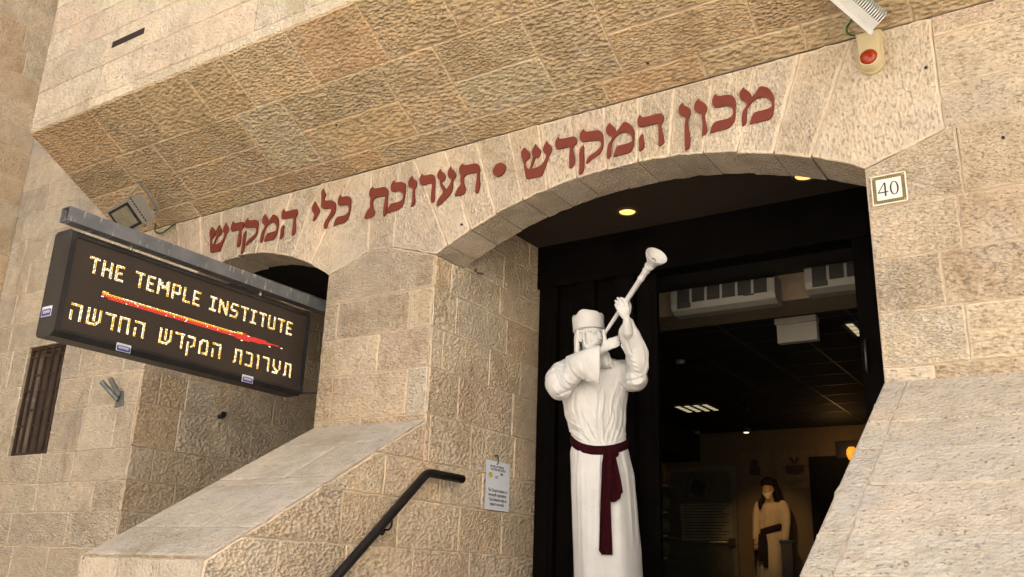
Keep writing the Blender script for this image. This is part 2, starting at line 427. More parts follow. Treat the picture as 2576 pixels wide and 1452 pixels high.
WX0, WX1, WZ0, WZ1 = -9.34, -8.66, 1.015, 2.14
zl = [-1.6, -1.2, -.85, -.5, -.15, .15, .46, .73, 1.015, 1.43, 1.735, 2.14, 2.43, 2.78, TOP, 3.45, 3.76, 4.07, 4.38, 4.69, 5.0, 5.3, 5.6, 5.9, 6.2, 6.5, 6.8, 7.1, 7.4]
for r in range(len(zl)-1):
    z0, z1 = zl[r], zl[r+1]
    segs = [(XL-.06, XC)]
    if z0 >= 2.42 and z1 <= TOP+.01: segs = [(XL-.06, -7.73)]
    if z0 >= TOP-.01: segs = [(XL-.06, OX0+.3)]
    if z0 >= WZ0-.01 and z1 <= WZ1+.01: segs = [(XL-.06, WX0), (WX1, XC)]
    for a, b in segs: bl += courses(a, b, [z0, z1])
bl = [clip(p, 1, 0, 99) for p in bl]
# skewback corner left of the side arch
fixed = []
for p in bl:
    xs = [q[0] for q in p]; zs_ = [q[1] for q in p]
    if max(xs) > XC-.01 and max(xs) < XE-.5 and min(zs_) > 2.1:
        p = clip(p, (2.43-SPR), (XC+7.72), (2.43-SPR)*XC+(XC+7.72)*SPR)
    fixed.append(p)
masonry(mb, F, fixed, depth=.30)
mb.build("facade_wall", M_OLDWALL, house)

# ---- reveals -----------------------------------------------------
mb = MB(); fr = frame_right(XA+.004)
zs_ = [-1.6, -1.3, -1.0, -.7, -.42, -.13, .175, .496, .763, 1.1, 1.435, 1.735, 2.035, SPR, 2.55, 2.82]
cut = {13: (5.9,), 12: (5.2, 5.86), 11: (5.28, 5.98), 10: (5.14, 5.75, 6.2), 9: (5.36, 6.1), 8: (5.05, 5.55, 6.15), 7: (4.6, 5.2, 5.72), 6: (4.23, 4.77, 5.45, 6.0), 5: (3.75, 4.3, 4.95, 5.6), 4: (3.6, 4.2, 4.7, 5.3)}
side = courses(3.25, 6.6, zs_, cuts=cut)
SLOPE = math.tan(math.radians(29.9)); PZ0, PY0 = .05, 3.25
ok = []
for p in side:
    if min(q[1] for q in p) >= SPR-.01: p = clip(p, -1, 0, -(D+RING+.005))          # above the springing only behind the arch ring
    else:
        p1 = clip(p, -SLOPE, 1, PZ0-SLOPE*PY0-.002) if len(p) else p
        a_, b_ = clip(p, 1, 0, D), clip(p, -1, 0, -D)
        lo = clip(a_, -SLOPE, 1, PZ0-SLOPE*PY0-.012) if len(a_) > 2 else []
        if len(lo) > 2 and len(b_) > 2:
            if area(lo) > area(a_)*.98: ok.append(p); continue
        if len(lo) > 2: ok.append(lo)
        p = b_
    if len(p) > 2: ok.append(p)
masonry(mb, fr, ok, depth=.12)
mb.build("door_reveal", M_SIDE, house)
mb = MB(); fr = frame_right(XC+.004)
masonry(mb, fr, courses(D, 9.5, [-1.6, -1.2, -.85, -.5, -.15, .15, .46, .73, 1.03, 1.43, 1.735, 2.035, SPR], (.6, 1.2), cuts={8: (5.46, 6.35, 7.2), 7: (5.25, 6.9), 9: (5.2, 5.5, 6.6)})
        + courses(D+RING+.005, 9.5, [SPR, 2.6, 3.0]), depth=.12)
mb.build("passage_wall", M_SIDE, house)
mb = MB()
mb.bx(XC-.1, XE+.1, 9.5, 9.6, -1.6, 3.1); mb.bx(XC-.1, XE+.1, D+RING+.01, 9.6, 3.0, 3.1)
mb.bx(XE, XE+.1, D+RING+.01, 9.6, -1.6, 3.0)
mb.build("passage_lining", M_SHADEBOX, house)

# ---- overhang ----------------------------------------------------
slv = V((0, D-OY, TOP-OZ)); SL = slv.length; sv = slv.normalized()
fs = (V((0, OY, OZ)), X_, -sv, X_.cross(-sv))          # V runs up the slope towards the street, 0 at front edge
if fs[3].z > 0: fs = (fs[0], X_, -sv, -fs[3])
bl = []
rA = [OX0, -7.085, -6.46, -5.82, -5.366, -4.67, -3.968, -3.32, -2.72, -2.05, -1.42, -.85, -.2, .5, 1.1, 1.8, 2.5, 3.2, 4.2]
for a, b in zip(rA, rA[1:]): bl.append(rect(a, b, -.48, 0))
rB = [(OX0, -7.24, 1), (-7.24, -6.70, 0), (-6.70, -5.63, 1), (-5.63, -5.11, 0), (-5.11, -4.10, 1), (-4.10, -3.59, 0), (-3.59, -2.87, 1), (-2.87, -2.36, 0),
      (-2.36, -1.45, 1), (-1.45, -.95, 0), (-.95, 0, 1), (0, .5, 0), (.5, 1.5, 1), (1.5, 2.0, 0), (2.0, 3.0, 1), (3.0, 3.5, 0), (3.5, 4.2, 1)]
for a, b, h in rB:
    if h: bl += [rect(a, b, -.795, -.48), rect(a, b, -1.107, -.795)]
    else: bl.append(rect(a, b, -1.107, -.48))
rC = [OX0, -7.4, -6.81, -5.96, -5.34, -4.55, -3.745, -3.225, -2.54, -1.85, -1.2, -.6, .2, .9, 1.6, 2.4, 3.2, 4.2]
for a, b in zip(rC, rC[1:]): bl.append(rect(a, b, -SL, -1.107))
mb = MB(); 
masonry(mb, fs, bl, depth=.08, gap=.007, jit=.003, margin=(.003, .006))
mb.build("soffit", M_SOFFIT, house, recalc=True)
mb = MB(); fr = frame_front(OY)
zf = [OZ, 3.89, 4.205, 4.53, 4.824, 5.13, 5.43, 5.73, 6.03, 6.35, 6.65, 6.95, 7.25, 7.55]
cf = {0: (-7.09, -6.46, -5.82, -5.37, -4.67, -3.97, -3.3, -2.4, -1.6, -.8, 0, 1, 2), 1: (-7.0, -6.42, -5.75, -5.0, -4.2, -3.6), 2: (-7.55, -7.0, -6.1, -5.2, -4.5),
      3: (-7.62, -7.0, -6.35, -5.5, -4.7), 4: (-7.3, -6.6, -5.9, -5.2)}
masonry(mb, fr, courses(OX0, 4.2, zf, cuts=cf), depth=.15, gap=.009, jit=.0032, margin=None)
mb.build("upper_wall", M_UPPER, house)
mb = MB()      # core of the overhang and roof, closes the building to the sky
mb.prism([(OY+.16, OZ+.03), (D+.02, TOP+.12), (9.6, TOP+.12), (9.6, 7.5), (OY+.16, 7.5)], (V((0, 0, 0)), Y_, Z_, X_), OX0+.02, 4.15)
mb.build("upper_storey_core", M_MORTAR, house, recalc=True)
mb = MB(); fr = frame_right(XL)
masonry(mb, fr, courses(-6, D, [-1.6, -1.25, -.95, -.65, -.35, -.05, .245, .543, .85, 1.15, 1.46, 1.77, 2.07, 2.38, 2.68, 2.98, 3.29, 3.6, 3.9, 4.21, 4.52, 4.83, 5.15, 5.47, 5.78, 6.09, 6.4, 6.7, 7.0, 7.3], (.5, 1.1)), depth=.12)
nb = thing("neighbouring_wall", (XL, 0, -1.6), "golden limestone side wall of the neighbouring house at the left edge of the picture", "wall")
mb.build("masonry", M_LEFT, nb)

# slot in the upper wall
vent = MB(); fr = frame_front(OY)
vent.prism(rect(-6.89, -6.44, 4.345, 4.405), fr, -.05, .004)
vent.build("vent_slot", plain("dark_recess", (.03, .022, .016), .9), house)

# ---- parapets of the stairs --------------------------------------
def parapet(x0, x1, name, label, full_right):
    t = thing(name, ((x0+x1)/2, 4.1, -1.6), label, "parapet")
    cs, sn = math.cos(math.atan(SLOPE)), math.sin(math.atan(SLOPE))
    fr = (V((0, PY0, PZ0)), X_, V((0, cs, sn)), V((0, -sn, cs)))
    L = (D-PY0)/cs
    mb = MB(); bl = []
    if full_right:
        rows = [0, .30, .72, 1.10, 1.42, 1.68, L]; e = .11
        for r in range(len(rows)-1):
            bl.append(rect(x0, x0+e, rows[r], rows[r+1]))
            us = [x0+e, x0+e+random.uniform(.7, 1.0), x0+e+1.8, x0+e+2.9, x1]
            bl += [rect(a, b, rows[r], rows[r+1]) for a, b in zip(us, us[1:])]
        masonry(mb, fr, bl, depth=.07, gap=.0035, cham=.004, jit=.0035, margin=None)
    else:
        rows = [.03, .36, .95, 1.05, 1.62, L]
        for r in range(len(rows)-1):
            us = [x0, x1] if r % 2 == 0 else [x0, (x0+x1)/2+.1, x1]
            if r == 2: us = [x0, x1]
            bl += [rect(a, b, rows[r], rows[r+1]) for a, b in zip(us, us[1:])]
        masonry(mb, fr, bl, depth=.07, gap=.004, cham=.018, jit=.0035, margin=None)
    mb.build("coping", M_COPE, t)
    mb = MB(); fr = frame_front(PY0)
    masonry(mb, fr, courses(x0, x1, [-1.6, -1.2, -.8, -.3, PZ0-.004], cuts={3: (x0+.37, x0+.73)} if not full_right else None), depth=.08, gap=.006, cham=.010, margin=None)
    mb.build("front_wall", M_COPE, t)
    mb = MB()
    mb.prism([(PY0+.085, -1.59), (D-.01, -1.59), (D-.01, PZ0+SLOPE*(D-PY0)-.09), (PY0+.085, PZ0-.06)], (V((0, 0, 0)), Y_, Z_, X_), x0+(.004 if full_right else .004), x1-.125)
    mb.build("core", M_MORTAR, t, recalc=True)
    return t
parapet(XE, XA, "stair_parapet", "sloping pale stone parapet between the side arch and the handrail stairs", False)
parapet(XB, 4.2, "stair_parapet", "broad sloping grey stone parapet to the right of the main door", True)

# ---- landing and steps ---------------------------------------------
mb = MB(); mb.bx(XA+.005, XB-.005, 4.6, 6.99, -1.59, LAND)
for k in range(7):
    z = LAND-.195*(k+1); y = 4.6-.3*(k+1)
    if z > -1.6: mb.bx(XA+.005, XB-.005, y, y+.30, -1.59, z)
struct(mb.build("stairs", plain("worn_stone_steps", (.42, .37, .31), .8, bump=.003)))
# SPLIT_A
# ---- vestibule behind the arch ---------------------------------------
M_GATE = plain("dark_brown_gate_paint", (.0036, .0026, .0023), .8, var=.5, nscale=5, spec=.06)
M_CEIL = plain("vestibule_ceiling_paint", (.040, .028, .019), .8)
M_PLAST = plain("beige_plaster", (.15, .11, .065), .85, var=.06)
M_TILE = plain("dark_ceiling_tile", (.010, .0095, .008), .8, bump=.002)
M_GRID = plain("ceiling_grid_metal", (.022, .02, .018), .5)
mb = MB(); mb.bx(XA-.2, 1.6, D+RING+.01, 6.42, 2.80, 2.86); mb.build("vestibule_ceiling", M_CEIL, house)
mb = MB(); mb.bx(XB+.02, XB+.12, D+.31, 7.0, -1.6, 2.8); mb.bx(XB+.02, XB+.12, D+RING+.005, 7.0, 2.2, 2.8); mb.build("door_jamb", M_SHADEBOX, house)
mb = MB(); mb.bx(XA-.2, 1.6, 6.43, 6.62, 2.42, 2.86); mb.build("door_header", M_GATE, house)
mb = MB()
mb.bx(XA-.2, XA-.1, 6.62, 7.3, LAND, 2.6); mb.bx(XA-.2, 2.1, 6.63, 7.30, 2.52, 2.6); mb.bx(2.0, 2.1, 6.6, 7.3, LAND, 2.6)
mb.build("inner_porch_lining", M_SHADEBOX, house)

# ---- exhibition room ---------------------------------------------------
RX0, RX1, RY0, RY1, RZ = -6.3, 2.0, 7.3, 14.3, 2.40
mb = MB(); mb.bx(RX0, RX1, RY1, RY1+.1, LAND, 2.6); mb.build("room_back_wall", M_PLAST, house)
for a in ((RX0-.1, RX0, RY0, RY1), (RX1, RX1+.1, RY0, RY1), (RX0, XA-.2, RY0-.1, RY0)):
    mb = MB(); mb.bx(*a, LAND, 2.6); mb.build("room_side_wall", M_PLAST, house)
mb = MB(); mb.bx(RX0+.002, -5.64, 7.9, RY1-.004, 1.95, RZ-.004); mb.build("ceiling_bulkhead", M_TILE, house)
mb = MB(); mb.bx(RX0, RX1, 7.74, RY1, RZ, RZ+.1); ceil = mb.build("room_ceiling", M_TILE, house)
mb = MB()
y = 8.3
while y < RY1: mb.bx(RX0, RX1, y-.012, y+.012, RZ-.004, RZ-.0005); y += .6
x = RX0+.3
while x < RX1: mb.bx(x-.012, x+.012, 7.75, RY1, RZ-.0055, RZ-.0042); x += .6
gr = mb.build("ceiling_grid", M_GRID, ceil)
mb = MB(); mb.bx(XA-.2, RX1, 7.302, 7.757, 2.292, 2.62); mb.build("beam", plain("beam_plaster", (.20, .15, .10), .85), house)
mb = MB(); mb.bx(RX0, RX1, 6.995, RY1, LAND-.1, LAND-.002); mb.build("room_floor", plain("dark_floor_tile", (.12, .10, .08), .4), house)

# dark doorway in the back wall
mb = MB(); p = onY(2035, 1150, RY1); mb.bx(p.x, p.x+1.3, RY1-.03, RY1+.02, LAND, p.z); mb.build("doorway", plain("black_doorway", (.004, .004, .004), .9), house)

# ---- gate leaves -------------------------------------------------------
def gate(x0, x1, y, label, handle=None):
    t = thing("gate_leaf", ((x0+x1)/2, y, LAND), label, "gate", "folding door leaves of the entrance")
    mb = MB(); n = max(2, round((x1-x0)/.17)); w_ = (x1-x0)/n
    for k in range(n):
        a = x0+k*w_; s_ = .05 if k % 2 == 0 else -.0
        fr = (V((a, y, 0)), X_, Z_, -Y_)
        mb.bx(a+.004, a+w_-.004, y-.02-s_, y+.03, LAND, 2.42)
        mb.bx(a+w_*.25, a+w_*.75, y-.028-s_, y-.019-s_, LAND+.15, 2.25)
    mb.build("folded_panel", M_GATE, t)
    if handle is not None:
        mb = MB(); hx = handle.x; mb.tube([(hx, y-.05, handle.z-.12), (hx, y-.10, handle.z-.10), (hx, y-.10, handle.z+.10), (hx, y-.05, handle.z+.12)], .011, 8); mb.build("handle", plain("dull_steel", (.10, .10, .11), .35, .8), t)
    return t
gl = onY(1655, 900, 6.5).x
gate(-3.98, gl, 6.52, "dark brown folded gate leaf with upright ribs behind the white trumpeter")
gr_ = onY(2152, 700, 6.5).x
gate(gr_, gr_+.75, 6.52, "dark gate leaf at the right side of the main door opening", onY(2185, 900, 6.5))
mb = MB(); q = onX(1357, 1237, XA+.03); mb.bx(XA-.0, XA+.03, q.y-.02, q.y+.02, q.z-.022, q.z+.022); mb.bx(XA+.028, XA+.034, q.y-.004, q.y+.004, -.2, 2.2)
tag(mb.build("gate_stop", plain("rusty_bolt", (.25, .12, .05), .7)), "rusty latch plate on the edge of the stone reveal beside the dark gate", "latch")

# ---- downlights --------------------------------------------------------
M_WARM = emit("warm_lamp_glow", (1, .42, .10), .55)
M_TRIM = plain("bronze_trim", (.10, .07, .045), .4)
M_WHITE_P = plain("white_plastic", (.62, .61, .58), .45, var=.04)
for px, py, lab in ((1578, 532, "lit warm ceiling downlight nearer the left of the door arch"), (2023, 442, "lit warm ceiling downlight below the right end of the arch")):
    c = onZ(px, py, 2.80)
    t = thing("downlight", c, lab, "ceiling light", "recessed downlights in the entrance ceiling")
    mb = MB(); mb.lathe(c-Z_*.001, -Z_, [(0, .088), (.006, .088), (.010, .080), (.010, .066), (.003, .064)], 28, caps=False); mb.build("trim_ring", M_TRIM, t)
    mb = MB(); mb.lathe(c-Z_*.001, -Z_, [(0, .064), (.004, .062), (.005, .03)], 24); mb.build("lamp", M_WARM, t)

# ---- air curtains on the beam ------------------------------------------
M_AC = plain("aged_white_plastic", (.25, .24, .21), .5, var=.05)
M_SLOT = plain("dark_grille_mesh", (.035, .033, .03), .6)
YB = 7.30
def air_curtain(x0, x1, z0, z1, label, ncell):
    t = thing("air_curtain", ((x0+x1)/2, YB, z0), label, "air conditioner", "air curtains on the beam inside the door")
    fr = frame_right(0); mb = MB(); h = z1-z0; d = .20
    prof = [(YB, z0), (YB, z1), (YB-d*.75, z1), (YB-d*.97, z1-h*.12), (YB-d, z0+h*.36), (YB-d*.9, z0+h*.12), (YB-d*.55, z0)]
    mb.prism(prof, (V((0, 0, 0)), Y_, Z_, X_), x0, x1); body = mb.build("housing", M_AC, t, recalc=True)
    L = x1-x0; w_ = (L-.10)/ncell
    for k in range(ncell):
        mb = MB(); a = x0+.05+k*w_
        tilt = V((0, .006, h*.49)).normalized()
        c = V((a+w_/2, YB-d*.985, z0+h*.64))
        mb.box(c, (X_*(w_/2-.012), tilt*h*.285, V((0, -.003, 0)))); gz = mb.build("grille", M_SLOT, t)
        mb = MB()
        for j in range(7):
            mb.box(c+tilt*(h*.50*(j/6-.5))-Y_*.005, (X_*(w_/2-.012), tilt*.0035, V((0, -.003, 0))))
        mb.build("louvre", M_GRID, gz)
    mb = MB(); mb.box(V((x0+.12, YB-d*.99, z0+h*.26)), (X_*.06, Z_*.022, Y_*.004)); mb.build("control_panel", M_SLOT, t)
    mb = MB(); mb.box(V((x1-.22, YB-d*.995, z0+h*.34)), (X_*.045, Z_*.006, Y_*.003)); mb.build("badge", M_SLOT, t)
    return t
pa, pb = onY(1690, 790, YB-.18), onY(1952, 760, YB-.18); pt = onY(1690, 738, YB-.18)
air_curtain(pa.x, pb.x, pa.z-.005, pt.z+.03, "long white air curtain with six dark grille cells on the beam above the room", 6)
pc = onY(2028, 745, YB-.18)
air_curtain(pc.x, pc.x+(pb.x-pa.x), pa.z-.005+.03, pt.z+.06, "second air curtain cut off by the right edge of the door opening", 6)

# blank box sign hanging below the ceiling
M_BOX = plain("white_sign_plastic", (.42, .40, .34), .5, var=.04)
c0, c1, c2 = onY(1953, 806, 8.15), onY(2052, 795, 8.15), onY(1957, 864, 8.15)
t = thing("box_sign", ((c0.x+c1.x)/2, 8.15, c0.z), "blank white box sign hanging below the dark room ceiling", "sign")
mb = MB(); mb.bx(c0.x, c1.x, 8.15, 8.23, c2.z, c0.z-.05); mb.build("panel", M_BOX, t)
mb = MB(); mb.bx(c0.x-.01, c1.x+.005, 8.12, 8.25, c0.z-.05, c0.z+.004); mb.build("top_rail", M_BOX, t)
for x in (c0.x+.06, c1.x-.06): mb = MB(); mb.tube([(x, 8.19, c0.z), (x, 8.19, RZ)], .006, 6); mb.build("hanger", M_GRID, t)

# troffers
M_TUBE = emit("fluorescent_tube_glow", (1, .84, .52), .10)
def troffer(cx, cy, label):
    t = thing("fluorescent_light", (cx, cy, RZ), label, "ceiling light", "fluorescent fittings in the room ceiling")
    mb = MB(); h = .27
    for a, b, c_, d_ in ((-h, h, -h, -h+.02), (-h, h, h-.02, h), (-h, -h+.02, -h, h), (h-.02, h, -h, h)): mb.bx(cx+a, cx+b, cy+c_, cy+d_, RZ-.02, RZ-.006)
    mb.build("frame", M_GRID, t)
    for k in range(4):
        mb = MB(); x = cx-.20+k*.133; mb.bx(x-.03, x+.03, cy-h+.02, cy+h-.02, RZ-.016, RZ-.010); mb.build("tube", M_TUBE, t)
    mb = MB(); [mb.bx(cx-h+.02, cx+h-.02, y-.004, y+.004, RZ-.019, RZ-.0165) for y in (cy-.13, cy, cy+.13)]; mb.build("louvre", M_GRID, t)
q = onZ(1752, 1025, RZ); troffer(q.x, q.y, "square lit fluorescent fitting with four tubes in the room ceiling, left of the box sign")
q = onZ(2150, 826, RZ); troffer(q.x+.20, q.y, "lit fluorescent fitting half hidden by the right gate leaf")
q = onZ(1711, 906, RZ); mb = MB(); mb.lathe(q, -Z_, [(0, .05), (.03, .05), (.045, .035), (.05, .012)], 20)
tag(mb.build("smoke_detector", M_AC), "small round white smoke detector on the dark room ceiling", "smoke detector")
q = onY(1753, 1093, RY1-.25); t = thing("dome_camera", q, "small white dome camera high in the corner of the room", "camera")
mb = MB(); mb.lathe((q.x, q.y, RZ), -Z_, [(0, .05), (RZ-q.z-.02, .05), (RZ-q.z, .045)], 18); mb.build("base", M_AC, t)
mb = MB(); mb.ellip(q-Z_*.01, (X_*.036, Y_*.036, Z_*.036)); mb.build("dome", M_SLOT, t)

# amber lamp on the back wall
q = onY(2143, 1142, RY1-.3)
t = thing("wall_lamp", q, "glowing amber glass lamp beside the dark doorway of the room", "lamp")
mb = MB(); mb.lathe(q-Z_*.10, Z_, [(0, .02), (.02, .05), (.09, .075), (.16, .07), (.20, .04)], 20); mb.build("glass", emit("amber_glass", (1, .33, .02), .22, (.3, .1, .01)), t)
mb = MB(); mb.bx(q.x-.03, q.x+.03, q.y+.07, RY1-.002, q.z-.05, q.z+.03); mb.bx(q.x-.28, q.x+.1, RY1-.06, RY1-.032, q.z-.02, q.z+.22); mb.build("bracket", M_BLACK, t)
ll = bpy.data.lights.new("amber_lamp_light", 'POINT'); ll.energy = .7; ll.color = (1, .55, .2); ll.shadow_soft_size = .12
lo = bpy.data.objects.new("lamp_light", ll); COL.objects.link(lo); lo.location = q+V((-.1, -.25, .05)); adopt(lo, t)
# small lit ceiling spot, hung forward on an added stem to light the figure
q = onZ(1877, 1078, 2.04)
t = thing("spot_light", q, "tiny lit spot fitting on an added stem below the dark room ceiling, lighting the second figure", "ceiling light")
mb = MB(); mb.tube([q, V((q.x, q.y, RZ))], .01, 8); mb.lathe(q+Z_*.03, -Z_, [(0, .02), (.02, .05), (.05, .05), (.08, .042)], 18); mb.build("housing", M_GRID, t)
mb = MB(); mb.lathe(q-Z_*.0545, -Z_, [(0, .036), (.006, .03)], 16); mb.build("lamp", emit("spot_glow", (1, .75, .4), .5), t)
sp_ = bpy.data.lights.new("spot_lamp", 'SPOT'); sp_.energy = 17; sp_.color = (1, .58, .22); sp_.spot_size = rad(40); sp_.spot_blend = .8; sp_.shadow_soft_size = .05
spo = bpy.data.objects.new("spot_beam", sp_); COL.objects.link(spo); spo.location = q-Z_*.07
spo.rotation_euler = (V((-4.45, 13.9, .9))-spo.location).to_track_quat('-Z', 'Y').to_euler(); adopt(spo, t)

# two framed pictures of vessels, notice boards, door with push bar
def wall_xz(px, py, y=RY1): return onY(px, py, y)
M_PIC = plain("dark_picture_print", (.05, .035, .02), .6); M_BOARD = plain("cream_board", (.22, .20, .15), .6)
def picture(px, py, w_, label, chest):
    q = wall_xz(px, py); t = thing("wall_picture", q, label, "picture", "vessel pictures on the back wall")
    mb = MB(); mb.bx(q.x-w_*.85, q.x+w_*.85, RY1-.012, RY1-.003, q.z-.30, q.z+.28); mb.build("board", plain("picture_board", (.165, .12, .07), .7), t)
    mb = MB()
    if chest:
        mb.prism([(q.x-.14, q.z-.07), (q.x+.02, q.z-.11), (q.x+.14, q.z-.06), (q.x+.14, q.z+.04), (q.x-.14, q.z+.05)], frame_front(RY1-.012), -.001, .012)
        mb.prism([(q.x-.23, q.z-.01), (q.x+.22, q.z+.01), (q.x+.22, q.z+.022), (q.x-.23, q.z+.005)], frame_front(RY1-.012), -.001, .009)
        for s_ in (-1, 1): mb.prism([(q.x, q.z+.05), (q.x+s_*.03, q.z+.07), (q.x+s_*.08, q.z+.15), (q.x+s_*.04, q.z+.17), (q.x+s_*.01, q.z+.12)], frame_front(RY1-.012), -.001, .010)
    else:
        mb.prism([(q.x-.085, q.z-.09), (q.x+.08, q.z-.10), (q.x+.09, q.z+.03), (q.x-.085, q.z+.04)], frame_front(RY1-.012), -.001, .012)
        mb.prism([(q.x-.06, q.z+.04), (q.x+.06, q.z+.035), (q.x+.05, q.z+.13), (q.x, q.z+.16), (q.x-.06, q.z+.13)], frame_front(RY1-.012), -.001, .010)
    mb.build("emblem", M_PIC, t)
    mb = MB(); [mb.bx(q.x-w_*.5, q.x+w_*.5*(1-.3*k), RY1-.0145, RY1-.0125, q.z-.19-.03*k, q.z-.184-.03*k) for k in range(3)]; mb.build("caption", M_PIC, t)
picture(1900, 1180, .27, "dark picture of a narrow vessel with caption, left of the turbaned figure in the room", False)
picture(2000, 1178, .33, "dark picture of a winged chest with carrying poles, right of the turbaned figure", True)
dl, dr = wall_xz(1672, 1452), wall_xz(1852, 1452); dtz = wall_xz(1700, 1190).z
t = thing("exit_door", ((dl.x+dr.x)/2, RY1-.04, LAND), "grey green exit door with a push bar at the back of the room", "door")
M_DOOR = plain("grey_green_door", (.10, .097, .07), .5)
mb = MB(); mb.bx(dl.x, dr.x, RY1-.05, RY1-.002, LAND, dtz); mb.build("panel", M_DOOR, t)
mb = MB(); mb.bx(dr.x, dr.x+.07, RY1-.08, RY1-.002, LAND, dtz+.07); mb.bx(dl.x, dr.x, RY1-.08, RY1-.002, dtz, dtz+.07); mb.build("frame", plain("door_frame_paint", (.15, .14, .10), .5), t)
q0, q1 = wall_xz(1690, 1363), wall_xz(1842, 1365)
mb = MB(); mb.tube([(q0.x, RY1-.05, q0.z+.03), (q0.x+.03, RY1-.12, q0.z), (q1.x-.03, RY1-.12, q1.z), (q1.x, RY1-.05, q1.z+.03)], .014, 10); mb.bx(q1.x-.02, q1.x+.10, RY1-.13, RY1-.05, q1.z-.06, q1.z+.06); mb.build("push_bar", plain("worn_steel", (.35, .32, .26), .3, .9), t)
def notice(px0, py0, px1, py1, label, rows):
    a, b = wall_xz(px0, py0, RY1-.05), wall_xz(px1, py1, RY1-.05)
    t = thing("notice_board", ((a.x+b.x)/2, RY1-.05, b.z), label, "notice", "notices on the exit door")
    mb = MB(); mb.bx(a.x, b.x, RY1-.066, RY1-.051, b.z, a.z); mb.build("sheet", M_BOARD, t)
    mb = MB()
    for k in range(rows):
        z = a.z-(a.z-b.z)*(k+.7)/(rows+.6); mb.bx(a.x+.05, b.x-.05-.25*(k % 3)*(b.x-a.x)*.3, RY1-.0685, RY1-.0665, z-.006, z+.006)
    mb.build("text_lines", M_PIC, t)
notice(1712, 1268, 1846, 1308, "upper cream notice sheet on the exit door", 5)
notice(1716, 1310, 1845, 1360, "lower cream notice sheet just above the push bar", 6)
c = wall_xz(1757, 1228, RY1-.05); t = thing("emblem_plaque", c, "dim square emblem in a round cornered frame on the exit door", "plaque")
def rrect(cx, cy, a, r, rot, n=6):
    pts = []
    for qx, qy, s0 in ((1, 1, 0), (-1, 1, 90), (-1, -1, 180), (1, -1, 270)):
        for k in range(n+1):
            th = rad(s0+90*k/n); x, y = qx*(a-r)+r*math.cos(th), qy*(a-r)+r*math.sin(th)
            pts.append((cx+x*math.cos(rot)-y*math.sin(rot), cy+x*math.sin(rot)+y*math.cos(rot)))
    return pts
mb = MB(); mb.prism(rrect(c.x, c.z, .20, .09, rad(-12)), frame_front(RY1-.05), .001, .012); mb.build("frame", M_PIC, t)
mb = MB(); mb.prism(rrect(c.x, c.z, .185, .085, rad(-12)), frame_front(RY1-.05), .0125, .016); mb.build("ground", M_DOOR, t)
mb = MB(); mb.prism(rrect(c.x, c.z, .12, .01, rad(-20)), frame_front(RY1-.05), .0165, .02); mb.build("square", M_PIC, t)
for k, (py, lab) in enumerate(((1195, "uppermost amber tinted glass flask at the left edge of the dark room"), (1262, "second glass flask from the top at the left edge of the room"), (1320, "third glass flask down at the left edge of the room"), (1375, "lowest glass flask at the left edge of the room"))):
    c = onY(1671, py, 12.6); t = thing("flask", c-Z_*.14, lab, "flask", "row of glass flasks on the gate side of the room")
    mb = MB(); mb.lathe(c-Z_*.14, Z_, [(0, .03), (.01, .075), (.14, .09), (.2, .07), (.23, .035), (.28, .03)], 18); mb.build("bowl", plain("dull_amber_glass" if k == 0 else "dull_grey_glass", (.16, .09, .02) if k == 0 else (.10, .10, .08), .2), t)
    mb = MB(); mb.lathe(c-Z_*.17, Z_, [(0, .05), (.028, .045)], 14); mb.build("base", plain("pale_metal_base", (.4, .38, .32), .35), t)
    mb = MB(); mb.bx(c.x-.14, c.x+.14, 12.5, 12.7, c.z-.19, c.z-.172); mb.build("shelf", M_DOOR, t)
